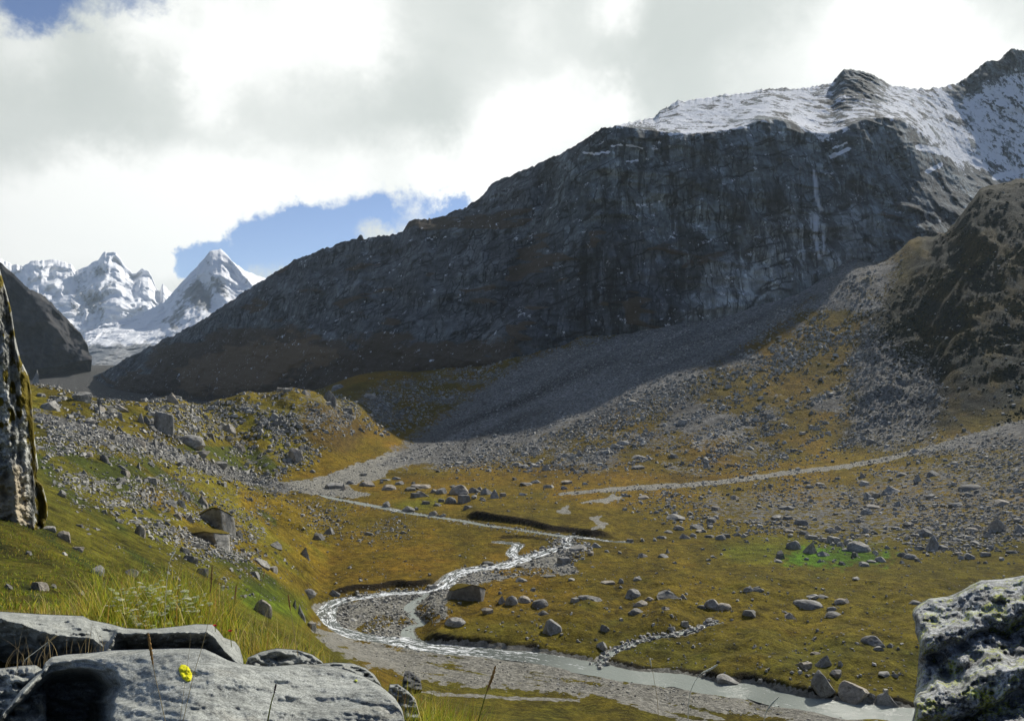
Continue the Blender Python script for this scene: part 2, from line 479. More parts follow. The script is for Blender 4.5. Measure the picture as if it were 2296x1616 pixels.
rb2 = fbm(WX / 9, GY / 9, Z / 9, octaves=3, seed=24)
rb3 = ridged(WX / 15, GY / 15, Z / 15, octaves=4, seed=25)
dz += flank * (8.0 * (rg - 0.2) + 2.2 * rb + 1.2 * rb2 + 2.0 * rb3) * smooth(GY, 400, 520)
dz += talus * (1.4 * fbm((WX - 0.4 * GY) / 20, (GY + WX) / 90, octaves=3, seed=13) + 0.8 * fine)
mor = smooth(poly_sd(GX, PY0, [(380,900),(560,874),(700,868),(840,905),(760,1010),(660,1060),(560,1060)]), -10, 30) * (GY > 300)
dz += mor * (2.5 * ridged(WX / 40, GY / 40, octaves=3, seed=33) - 0.6)
Z = Z + dz

def course_field(nm):
    q, w, zq = COURSES[nm]
    m = (GX > q[:, 0].min() / 1 * 0 - 700)
    lo = q.min(0) - 14; hi = q.max(0) + 14
    m = (WX > lo[0]) & (WX < hi[0]) & (GY > lo[1]) & (GY < hi[1])
    x = WX[m]; y = GY[m]
    d = np.full(x.shape, 1e9); ww = np.ones(x.shape); zz = np.zeros(x.shape)
    for i in range(0, len(q), 2):
        dd = (x - q[i, 0]) ** 2 + (y - q[i, 1]) ** 2
        b = dd < d
        d[b] = dd[b]; ww[b] = w[i]; zz[b] = zq[i]
    D_ = np.full(GX.shape, 1e3); W_ = np.ones(GX.shape); Z_ = np.zeros(GX.shape)
    D_[m] = np.sqrt(d); W_[m] = ww; Z_[m] = zz
    return D_, W_, Z_

def bank(north_pts, height, lo_px, hi_px, sharp=1.1, fade=45.0, start=0.0):
    """a cut bank: ground beyond the line is lifted in a sharp step"""
    global Z
    P = np.array(north_pts, float)
    Yl = ground_hit_raw(PY0, P[:, 0], P[:, 1], near=60)
    Yp = np.interp(GX, P[:, 0], Yl) + 0.25 * vnoise(GX / 21, GX * 0, seed=4) + 1.1 * vnoise(GX / 44, GX * 0, seed=14)
    d = GY - Yp - start
    e = smooth(GX, lo_px - 15, lo_px + 25) * (1 - smooth(GX, hi_px - 40, hi_px + 10))
    hgt = height * (0.8 + 0.35 * vnoise(GX / 60, GX * 0, seed=8))
    s = smooth(d, 0, sharp) * np.exp(-np.maximum(d, 0) / fade)
    Z = Z + hgt * s * e
    return e * (smooth(d, -0.5, 0.3) * (1 - smooth(d, sharp, sharp + 0.9)))
cut1 = bank([(1030,1160),(1100,1169),(1165,1178),(1225,1189),(1300,1199),(1385,1210)], 2.6, 1045, 1380, sharp=2.8)
cut2 = bank([(930,1440),(1024,1446),(1121,1455),(1194,1461),(1267,1473),(1341,1487),(1414,1501),(1512,1513),(1609,1527),(1680,1538),(1735,1549),(1833,1563),(1930,1578),(2045,1595),(2300,1640)], 1.4, 960, 2300, sharp=1.6, fade=30)
cut3 = bank([(720,1340),(760,1334),(817,1326),(878,1319),(960,1314),(1000,1300)], 1.3, 735, 985, sharp=1.8, fade=22)
cut4 = bank([(1110,1208),(1160,1206),(1230,1212),(1270,1213)], 0.9, 1110, 1255, sharp=0.9, fade=14)
cut = np.maximum.reduce([cut1, cut2, cut3, cut4])
wet = np.zeros(GX.shape)
for nm in COURSES:
    D_, W_, Z_ = course_field(nm)
    k_ = 1 - smooth(D_, W_ * 0.40, W_ * 0.5 + 1.6)
    Z = Z * (1 - k_) + np.minimum(Z, Z_ - 0.35 - 0.3 * (1 - smooth(D_, 0, W_ * 0.5))) * k_
    wet = np.maximum(wet, 1 - smooth(D_, W_ * 0.5, W_ * 0.5 + 1.6))
PYG = CY - (Z - EYE) / GY * FOC            # where each terrain point stands in the survey sheet

# ---- ground cover
LOOP = [(748,1402),(737,1372),(745,1356),(830,1338),(900,1330),(985,1316),(1005,1298),(1045,1280),(1120,1262),(1180,1246),(1225,1228),(1275,1214),(1300,1222),(1290,1236),(1262,1252),(1285,1268),(1300,1285),
        (1250,1288),(1180,1290),(1110,1300),(1060,1312),(1010,1326),(1000,1352),(1003,1380),(985,1392),(930,1402),(922,1436),(850,1428),(790,1418)]
ISLES = [[(905,1366),(935,1352),(965,1356),(990,1385),(960,1396),(925,1378)], [(895,1384),(925,1378),(945,1392),(915,1400),(890,1402)], [(790,1410),(850,1378),(880,1382),(885,1398),(850,1412),(820,1420)],
         [(1100,1281),(1160,1272),(1225,1272),(1252,1282),(1200,1288),(1130,1290)], [(1165,1224),(1215,1220),(1240,1230),(1190,1236)], [(930,1412),(990,1398),(1060,1404),(1140,1420),(1160,1440),(1040,1440),(950,1432)]]
FLAT = [(690,1395),(735,1405),(800,1432),(900,1446),(1000,1458),(1150,1474),(1270,1496),(1420,1526),(1600,1556),(1800,1588),(2045,1628),(2300,1680),(2300,1720),(1900,1640),(1700,1606),(1500,1580),(1350,1560),(1150,1545),(1000,1535),(900,1512),(800,1485),(725,1450)]
STREAKS = [[(870,1540),(1000,1552),(1150,1560),(1300,1566),(1300,1572),(1150,1568),(990,1560)], [(1290,1545),(1450,1565),(1600,1600),(1640,1618),(1560,1606),(1400,1575)], [(1040,1520),(1200,1535),(1330,1552),(1330,1556),(1180,1545)],
           [(1370,1570),(1440,1580),(1530,1606),(1600,1625),(1480,1604)], [(1500,1608),(1600,1616),(1700,1640),(1560,1630)]]
DELTA = [(612,1086),(660,1078),(710,1072),(770,1052),(800,1038),(835,1030),(865,1048),(868,1064),(850,1074),(800,1082),(775,1092),(835,1112),(790,1116),(735,1114),(680,1106),(640,1096)]
DELTA2 = [(800,1040),(850,1020),(905,1010),(945,985),(975,958),(1020,940),(1090,915),(1200,890),(1320,868),(1320,874),(1200,900),(1110,925),(1040,955),(990,975),(985,1000),(940,1022),(1000,1020),(1040,1035),(940,1040),(870,1052)]
LINEW = [(1255,1107),(1320,1101),(1400,1095),(1480,1091),(1550,1086),(1630,1079),(1700,1069),(1780,1058),(1850,1050),(1920,1042),(1990,1028),(2070,1010),(2150,990),(2230,970),(2310,948)]
PATCH = [[(1305,1127),(1345,1118),(1372,1110),(1395,1112),(1392,1122),(1350,1128)], [(1248,1146),(1262,1136),(1276,1134),(1272,1142),(1285,1150),(1262,1153)], [(1315,1161),(1330,1156),(1350,1156),(1340,1168),(1368,1172),(1350,1186),(1318,1190),(1342,1178),(1330,1168)],
         [(1140,1157),(1180,1156),(1178,1159)]]
FANG = [(1480,1120),(1600,1108),(1800,1090),(2000,1055),(2150,1010),(2400,930),(2450,1220),(2200,1235),(1950,1215),(1750,1200),(1620,1160)]
GULLY = [(1890,1000),(1905,900),(1895,800),(1935,730),(2000,760),(2080,800),(2120,900),(2090,980),(2000,1010)]
n1 = fbm(GX / 40, PYG / 14, octaves=4, seed=41)
n2 = fbm(GX / 14, PYG / 7, octaves=3, seed=43)
n3 = fbm(WX / 30, GY / 60, octaves=4, seed=47)
n4 = fbm(GX / 110, PYG / 45, octaves=4, seed=49)
lo_ = GY > 90
def soft(poly, w=5.0, wob=7.0, gate=None):
    return smooth(poly_sd(GX, PYG, poly) + wob * n2, -w, w) * (lo_ if gate is None else gate)
gravel = soft(LOOP, 5, 8)
for p in ISLES:
    gravel = gravel * (1 - soft(p, 3, 4))
flat_ = soft(FLAT, 10, 16) * np.clip(0.90 + 0.9 * fbm(GX / 60, (PYG - 0.16 * GX) / 7, octaves=4, seed=71), 0, 1)
gravel = np.maximum(gravel, flat_)
for p in STREAKS:
    gravel = np.maximum(gravel, 0.95 * soft(p, 3, 4))
gravel = np.maximum(gravel, soft(DELTA, 4, 6, GY > 330))
gravel = np.maximum(gravel, 0.9 * soft(DELTA2, 5, 6, GY > 380))
gd = line_dist(GX, PYG, LINEW)
gwid = np.interp(GX, [1250, 1400, 1700, 2000, 2300], [4, 7, 7, 7, 16])
gravel = np.maximum(gravel, (1 - smooth(gd + 3 * n2, gwid * 0.5, gwid)) * (GY > 330))
for p in PATCH:
    gravel = np.maximum(gravel, 0.9 * soft(p, 3, 5))
gravel = np.maximum(gravel, smooth(wet, .35, .9) * (GY > 100))

scree = talus * np.clip(0.35 + 1.2 * n4 + 0.4 * n1, 0, 1)
scree = np.maximum(scree, smooth(poly_sd(GX, PYG, [(850,1040),(980,935),(1180,795),(1600,680),(2060,500),(1960,600),(1800,690),(1650,800),(1500,880),(1330,950),(1150,1010),(1000,1045)]) + 20 * n2, -25, 25) * (GY > 380) * 0.95)
scree = np.maximum(scree, 0.75 * smooth(poly_sd(GX, PYG, GULLY) + 26 * n1, -20, 25) * (GY > 350))
band = line_dist(GX, PYG, [(85,930),(180,960),(300,990),(420,1030),(540,1068),(640,1095)])
scree = np.maximum(scree, (1 - smooth(band + 9 * n2, 4, 22)) * (GY > 60))
scree = np.maximum(scree, 0.55 * smooth(poly_sd(GX, PYG, FANG) + 34 * n1, -30, 40) * (GY > 230))
scree = np.maximum(scree, 0.85 * smooth(poly_sd(GX, PYG, [(2050,1010),(2200,965),(2400,915),(2400,1010),(2200,1010),(2080,1025)]) + 15 * n1, -15, 15) * (GY > 280))
scree = np.maximum(scree, mor * 0.45 * smooth(n1 + n4, -.3, .4))
scree = np.maximum(scree, 0.7 * smooth(poly_sd(GX, PYG, [(780,880),(900,840),(1180,790),(1150,880),(1000,930),(860,960)]) + 15 * n2, -15, 20) * (GY > 480) * smooth(n1, -.35, .3))

scree = np.maximum(scree, smooth(GY, 900, 1100) * (GX < 500))
green = 0.95 * smooth(poly_sd(GX, PYG, [(1750,1240),(1830,1226),(1960,1228),(2010,1246),(1970,1266),(1830,1270),(1760,1258)]) + 22 * n2 + 10 * n1, -12, 12) * lo_
green = np.maximum(green, 0.32 * smooth(poly_sd(GX, PYG, [(1600,1222),(1780,1205),(2000,1232),(1900,1262),(1640,1256)]) + 10 * n1, -20, 20) * lo_)
green = np.maximum(green, 0.3 * smooth(poly_sd(GX, PYG, [(880,1128),(960,1112),(1010,1120),(960,1142),(890,1140)]) + 6 * n2, -12, 10) * lo_)
green = np.maximum(green, 0.5 * smooth(poly_sd(GX, PYG, [(490,1310),(600,1290),(690,1345),(700,1400),(560,1380)]) + 9 * n1, -20, 25))
olive = smooth(poly_sd(GX, PYG, [(-600,840),(100,870),(240,1020),(420,1180),(520,1270),(640,1340),(760,1450),(900,1620),(400,1700),(-600,1700)]) + 40 * n4, -50, 60)
olive = np.maximum(olive, 0.75 * smooth(poly_sd(GX, PYG, [(960,1400),(1200,1385),(1500,1400),(1800,1395),(2100,1440),(2100,1650),(1500,1650),(900,1640),(900,1480)]) + 30 * n1, -30, 40) * (GY > 100))
olive = np.maximum(olive, 0.5 * flank)
olive = np.maximum(olive, 0.55 * hill * (PYG < 1100))
olive = np.clip(olive + 0.4 * n4 - 0.05, 0, 1)
rust = np.clip(0.35 + 1.3 * n3 + 0.35 * n1, 0, 1) * (1 - 0.55 * olive)
rust = rust * (1 - 0.6 * hill) * (1 - 0.6 * smooth(GX, 1150, 1700) * smooth(PYG, 1110, 1200))
olive = np.maximum(olive, 0.5 * smooth(GX, 1250, 1900) * smooth(PYG, 1120, 1230))
rust = np.maximum(rust, 0.9 * smooth(poly_sd(GX, PYG, [(1180,1045),(1300,1040),(1500,1060),(1700,1050),(1690,1080),(1400,1092),(1200,1095),(900,1090),(880,1070)]) + 8 * n2, -12, 16) * (GY > 330))
bush = flank * np.maximum(smooth(fbm((GX + 0.9 * PYG) / 60, (PYG - 0.6 * GX) / 40, octaves=4, seed=53), -0.22, 0.06), smooth(PYG, 540, 470))
bush = np.maximum(bush, 0.8 * smooth(poly_sd(GX, PYG, [(1930,700),(2010,640),(2080,690),(2060,800),(1960,790)]) + 26 * n1, -25, 20) * (GY > 400))

def mixc(a, b, t):
    return a + (np.asarray(b, float) - a) * t[..., None]
tint = np.zeros(GX.shape + (3,)) + np.array([0.132, 0.096, 0.0075])
tint = mixc(tint, (0.142, 0.080, 0.0065), rust * 0.85)
tint = mixc(tint, (0.084, 0.082, 0.0085), olive * 0.9)
tint = mixc(tint, (0.066, 0.140, 0.006), green)
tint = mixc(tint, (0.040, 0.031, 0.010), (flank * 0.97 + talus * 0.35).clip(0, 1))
tint = mixc(tint, (0.014, 0.018, 0.014), bush * 0.95)
tint = tint * (1.0 + 0.40 * n3 + 0.30 * n1 + 0.22 * n2)[..., None]
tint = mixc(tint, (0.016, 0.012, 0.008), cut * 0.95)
# drawn-out streaks down the hillsides, and the tongues of the debris fan
sl_ = fbm((GX * 0.58 - PYG * 0.81) / 26, (GX * 0.81 + PYG * 0.58) / 170, octaves=4, seed=57)
tint = tint * (1 + (0.55 * sl_ * hill)[..., None])
tint = mixc(tint, (0.120, 0.108, 0.010), np.clip(hill * smooth(sl_, .05, .4) * 0.8 * (PYG > 930), 0, 1))
tint = mixc(tint, (0.040, 0.060, 0.010), np.clip(hill * smooth(-sl_, .12, .45) * 0.7 * (PYG > 1000) * (GX < 620), 0, 1))
fl_ = fbm((GX * 0.39 + PYG * 0.92) / 20, (GX * 0.92 - PYG * 0.39) / 210, octaves=4, seed=59)
tone = (1 + talus * (0.75 * fl_) + 0.15 * n2) * (1 - 0.5 * smooth(GY, 900, 1200))  # far scree colour darkened to stand in for shade over the valley
cliffband = mor * smooth(PYG, 960, 900) * 0
tint = tint * (1 + 0.22 * hill)[..., None]
scarp = smooth(poly_sd(GX, PYG, [(690,900),(760,905),(830,960),(780,1015),(700,1000),(660,950)]) + 10 * n2, -18, 18) * (GY > 350)
tint = mixc(tint, (0.085, 0.055, 0.014), scarp * 0.85)
tint = np.clip(tint * 1.28, 0.004, 0.6)

def mat_ground():
    m, k, b = new_mat("meadow and gravel")
    P = k.add('ShaderNodeNewGeometry').outputs['Position']
    base = k.attr('tint', 'Color')
    nA = k.noise(P, 0.35, 6, 0.6)
    nB = k.noise(P, 2.2, 5, 0.65)
    nC = k.noise(k.scaled(P, (0.25, 0.25, 1.4)), 0.8, 5, 0.6)
    g = k.math('MULTIPLY', k.ramp(nA, 0.25, 0.75, 0.62, 1.34), k.ramp(nB, 0.25, 0.75, 0.55, 1.42))
    g = k.math('MULTIPLY', g, k.ramp(nC, 0.25, 0.75, 0.85, 1.15))
    grass = k.vmath('SCALE', base, scale=g)
    hue = k.noise(P, 0.12, 4, 0.6)
    grass = k.mix(k.ramp(hue, 0.54, 0.74, 0, 0.35), grass, k.vmath('MULTIPLY', grass, (1.15, 0.80, 0.8)))
    grass = k.mix(k.ramp(hue, 0.46, 0.28, 0, 0.5), grass, k.vmath('MULTIPLY', grass, (0.78, 1.0, 1.1)))
    # tussocks, the shade in their gaps put into the colour, and worn bare spots
    tv = k.voronoi(k.vmath('ADD', P, k.vmath('SCALE', k.noise(P, 1.5, 3, 0.6, color=True), scale=0.8)), 0.85)
    tus = k.math('MULTIPLY', k.ramp(tv, 0.42, 0.75), k.ramp(k.noise(P, 0.10, 5, 0.65), 0.42, 0.58, 0.15, 0.75))
    grass = k.mix(tus, grass, k.vmath('MULTIPLY', grass, (0.42, 0.40, 0.55)))
    bare = k.ramp(k.noise(k.scaled(P, (1.0, 0.5, 1.0)), 0.33, 6, 0.72), 0.635, 0.68, 0, 0.8)
    grass = k.mix(bare, grass, k.vmath('MULTIPLY', grass, (0.72, 0.78, 2.2)))
    # gravel, with its own pebble grain and dust
    v = k.voronoi(P, 1.7, out='Color')
    sep = k.add('ShaderNodeSeparateColor'); k.put(sep.inputs[0], v)
    peb = k.ramp(sep.outputs[0], 0, 1, 0.55, 1.25, smooth=False)
    grc = k.vmath('SCALE', k.mix(nA, (0.215, 0.205, 0.170), (0.370, 0.355, 0.305)), scale=peb)
    fac = k.math('ADD', k.attr('gravel'), k.math('MULTIPLY', k.math('MULTIPLY', k.math('SUBTRACT', k.noise(P, 0.9, 5, 0.7), 0.5), 0.9), k.ramp(k.attr('gravel'), 0.0, 0.2)))
    c = k.mix(k.ramp(fac, 0.42, 0.60), grass, grc)
    # scree: grey chips showing through
    v2 = k.voronoi(P, 0.75, out='Color')
    s2 = k.add('ShaderNodeSeparateColor'); k.put(s2.inputs[0], v2)
    chip = k.math('ADD', k.math('MULTIPLY', k.math('SUBTRACT', s2.outputs[1], 0.5), 0.75), k.math('MULTIPLY', k.math('SUBTRACT', k.noise(P, 0.16, 5, 0.65), 0.5), 0.8))
    chip = k.math('ADD', k.attr('scree'), k.math('MULTIPLY', chip, k.ramp(k.attr('scree'), 0.0, 0.35)))
    scc = k.vmath('SCALE', k.mix(k.noise(P, 0.3, 4, 0.6), (0.100, 0.099, 0.094), (0.225, 0.220, 0.205)), scale=k.ramp(s2.outputs[0], 0, 1, 0.5, 1.4, smooth=False))
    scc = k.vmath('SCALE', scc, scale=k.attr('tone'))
    c = k.mix(k.ramp(chip, 0.40, 0.62), c, scc)
    k.put(b.inputs['Base Color'], c)
    b.inputs['Roughness'].default_value = 0.95
    b.inputs['Specular IOR Level'].default_value = 0.12
    h = k.math('ADD', k.math('MULTIPLY', k.noise(P, 1.1, 7, 0.75), 0.75), k.math('MULTIPLY', k.noise(P, 6.0, 4, 0.7), 0.18))
    h = k.math('ADD', h, k.math('MULTIPLY', k.noise(P, 0.28, 5, 0.6), 1.2))
    bump(k, b, h, 1.0, 1.25)
    return m
M_GROUND = mat_ground()
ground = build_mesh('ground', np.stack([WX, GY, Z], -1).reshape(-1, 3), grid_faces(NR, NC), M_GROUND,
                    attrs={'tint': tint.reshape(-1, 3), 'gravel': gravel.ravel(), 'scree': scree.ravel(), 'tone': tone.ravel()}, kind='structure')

def at(px, py, near=6.0):
    """terrain point met along the sight line; returns x, Y, z arrays"""
    Y = ground_hit_raw(PYG, px, py, near)
    px = np.atleast_1d(np.asarray(px, float))
    return terrain(px, Y)
def terrain(px, Y):
    px = np.atleast_1d(np.asarray(px, float)); Y = np.atleast_1d(np.asarray(Y, float))
    i = np.clip(np.searchsorted(gx, px) - 1, 0, NC - 2); t = np.clip((px - gx[i]) / (gx[i + 1] - gx[i]), 0, 1)
    l = np.log(Y); j = np.clip(np.searchsorted(gl, l) - 1, 0, NR - 2); s = np.clip((l - gl[j]) / (gl[j + 1] - gl[j]), 0, 1)
    z = (Z[j, i] * (1 - t) + Z[j, i + 1] * t) * (1 - s) + (Z[j + 1, i] * (1 - t) + Z[j + 1, i + 1] * t) * s
    return np.stack([(px - CX) / FOC * Y, Y, z], axis=-1)

# ------------------------------------------------------------------ mountains
RIDGE = [(100,905),(180,872),(275,806),(350,770),(425,733),(480,700),(540,658),(600,621),(660,582),(725,558),(760,545),(800,534),(806,526),(812,527),(816,535),(845,531),(900,521),(912,503),(925,492),(980,489),(1010,478),(1040,467),
         (1070,446),(1090,430),(1102,412),(1118,405),(1140,394),(1150,390),(1208,367),(1250,346),(1288,328),(1320,306),(1348,289),(1428,272),(1468,262),(1478,249),(1518,228),(1570,220),(1628,212),(1680,205),(1723,198),(1770,199),(1818,194),(1868,184),
         (1880,166),(1893,155),(1928,157),(1955,166),(1973,175),(1998,192),(2040,198),(2083,200),(2143,188),(2178,167),(2208,139),(2240,133),(2268,108),(2300,114),(2360,90),(2440,130),(2540,150),(2700,230)]
RY = [(100,1960),(275,1720),(425,1540),(600,1370),(800,1215),(925,1150),(1040,1120),(1150,1110),(1350,1100),(1500,1115),(1700,1135),(1893,1160),(2083,1230),(2180,1330),(2268,1400),(2500,1520),(2700,1600)]
FOOT = [(100,906),(200,876),(300,880),(425,888),(600,890),(800,886),(925,870),(1040,845),(1150,822),(1300,800),(1500,752),(1700,690),(1900,605),(2060,545),(2200,500),(2500,480),(2700,520)]
FY = [(100,1930),(200,1720),(300,1520),(425,1340),(600,1130),(800,960),(925,885),(1040,845),(1150,805),(1300,795),(1500,775),(1700,780),(1900,810),(2060,840),(2200,920),(2500,1050),(2700,1150)]
SNOWL = [(100,-200),(1300,120),(1330,276),(1400,283),(1480,296),(1560,300),(1650,292),(1700,268),(1760,264),(1800,286),(1860,312),(1890,292),(1910,270),(1980,262),(2040,268),(2090,320),(2130,360),(2200,392),(2300,410),(2700,450)]
mu = np.concatenate([np.linspace(100, 2310, 860), np.linspace(2310, 2700, 60)[1:]])
NM = len(mu); NT = 300
tt = np.linspace(-0.06, 1, NT)
U, T = np.meshgrid(mu, tt, indexing='xy'); U = U.T.copy(); T = T.T.copy()     # (NM, NT)
ry = lin(U, RIDGE) + (3.0 * ridged(U / 22, U * 0, octaves=4, seed=61) + 2.0 * vnoise(U / 3.5, U * 0, seed=62)) * smooth(T, 0.965, 1.0)
fy = lin(U, FOOT)
SL = lin(U, SNOWL) + 13 * fbm(U / 28, U * 0, octaves=3, seed=63)
PYm = fy + (ry - fy) * T
Rr = lin(U, RY); Fr = lin(U, FY)
SLg = lin(U, SNOWL)
kk_ = np.hanning(61); kk_ /= kk_.sum(); SLg = np.repeat(np.convolve(np.pad(lin(mu, SNOWL), 30, mode='edge'), kk_, mode='valid')[:, None], NT, 1)
ts = np.clip((fy - SLg) / np.maximum(fy - ry, 1), 0.05, 1.0)                 # share of the height that is cliff
cliffy = smooth(U, 1080, 1400)
span_c = lin(U, [(1100, 70), (1500, 95), (1900, 120), (2100, 170), (2300, 240), (2700, 260)])
g_cliff = np.where(T < ts, span_c * np.clip(T / ts, -0.1, 1) ** 1.0, span_c + (Rr - Fr - span_c) * np.clip((T - ts) / np.maximum(1 - ts, 1e-3), 0, 1) ** 0.9)
g_slope = (Rr - Fr) * np.where(T > 0, np.abs(T) ** 1.15, T)
Ym = Fr + g_cliff * cliffy + g_slope * (1 - cliffy)
Xw = (U - CX) / FOC * Ym; Zw = EYE - (PYm - CY) / FOC * Ym
# relief, read in metres along the face
env = smooth(T, -0.06, 0.10) * (1 - 0.75 * smooth(T, 0.93, 1.0))
big = ridged(Xw / 150 + Zw / 400, Zw / 230, octaves=3, seed=71)
col_ = ridged(Xw / 34 + Zw / 160 + 0.3 * big, Zw / 150, octaves=4, seed=73)
blk = fbm(Xw / 26, Zw / 20, Ym / 30, octaves=5, seed=75)
led = ridged(Xw / 190 - Zw / 60, Zw / 34 + Xw / 170, octaves=4, seed=77)
push = env * (26 * big * (0.4 + 0.6 * (1 - cliffy)) + 11 * col_ * (0.35 + 0.65 * cliffy) + 10 * blk + 9 * led)
# the deep gully and the buttress left of it
gul = np.exp(-((U - (1230 - (PYm - 400) * 0.28)) / 26) ** 2) * smooth(PYm, 330, 420) * (1 - smooth(PYm, 640, 720))
push -= 26 * gul
snowreg = smooth(SL - PYm, -24, 16) * smooth(U, 1310, 1345)
push *= (1 - 0.45 * snowreg)
peak = np.exp(-((U - 1925) / 60) ** 2) * smooth(T, 0.72, 0.95) + smooth(U, 2120, 2180) * smooth(T, 0.80, 0.93)
push += peak * 14 * ridged(Xw / 22, Zw / 22, Ym / 22, octaves=4, seed=79)
Yd = Ym - push
Xd = (U - CX) / FOC * Yd
Zd = EYE - (PYm - CY) / FOC * Yd
# snow and streak masks
sn = snowreg * 0.80 + 0.80 * fbm(Xw / 9, Zw / 6, Ym / 12, octaves=4, seed=81) - 0.9 * peak - 0.40 * smooth(blk, 0.0, .35) - 0.10 * ridged(Xw / 30 + Zw / 24, Zw / 14, octaves=3, seed=82)
for pts, wd in (([(1310,342),(1330,345),(1365,341)], 3), ([(1405,362),(1420,361),(1430,360)], 3), ([(1372,328),(1400,324),(1440,332)], 2.5), ([(1500,302),(1560,295),(1620,288),(1680,286)], 4),
                ([(1862,352),(1885,342),(1902,334)], 6), ([(1868,333),(1900,320)], 3), ([(1715,346),(1726,346)], 2), ([(2080,384),(2110,370)], 7), ([(2230,398),(2270,388),(2310,380)], 9), ([(2060,330),(2130,345),(2190,360)], 10)):
    sn = np.maximum(sn, (1.1 - smooth(line_dist(U, PYm, pts) + 2.5 * fbm(U / 6, PYm / 4, octaves=2, seed=5), wd * .4, wd)) )
fall = np.zeros(U.shape)
for pts, wd in (([(1826,384),(1829,410),(1829,440)], 5), ([(1829,440),(1836,460),(1842,470)], 6), ([(1830,486),(1829,515)], 7), ([(1827,528),(1832,560),(1838,580)], 5), ([(1818,488),(1818,510)], 2.5), ([(1845,528),(1848,570)], 3)):
    d_ = line_dist(U, PYm, pts)
    fall = np.maximum(fall, (1 - smooth(d_ + 2.2 * vnoise(U / 2.4, PYm / 30, seed=6), wd * 0.3, wd)))
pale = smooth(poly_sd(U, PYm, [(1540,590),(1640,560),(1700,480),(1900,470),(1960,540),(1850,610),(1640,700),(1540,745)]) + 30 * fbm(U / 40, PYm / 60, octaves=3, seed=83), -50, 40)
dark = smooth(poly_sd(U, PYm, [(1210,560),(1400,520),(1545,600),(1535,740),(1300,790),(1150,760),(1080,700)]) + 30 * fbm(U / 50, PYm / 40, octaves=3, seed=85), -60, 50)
ledge = smooth(led, 0.28, 0.62) * (1 - snowreg)
brush = np.maximum(smooth(poly_sd(U, PYm, [(180,900),(420,770),(560,720),(800,760),(1000,760),(1180,790),(1100,850),(900,900)]) + 50 * fbm(U / 60, PYm / 26, octaves=4, seed=87), -50, 40), 0.0)
brush = np.maximum(brush, ledge * (1 - 0.65 * pale) * smooth(fbm(U / 90, PYm / 60, octaves=3, seed=89), -.25, .25) * smooth(PYm, 380, 520))
faint_sun = smooth(poly_sd(U, PYm, [(380,850),(420,800),(560,760),(700,750),(760,800),(600,870),(420,890)]) + 30 * fbm(U / 30, PYm / 14, octaves=3, seed=91), -25, 25)  # warm patch painted for faint sunlight on the lower slope

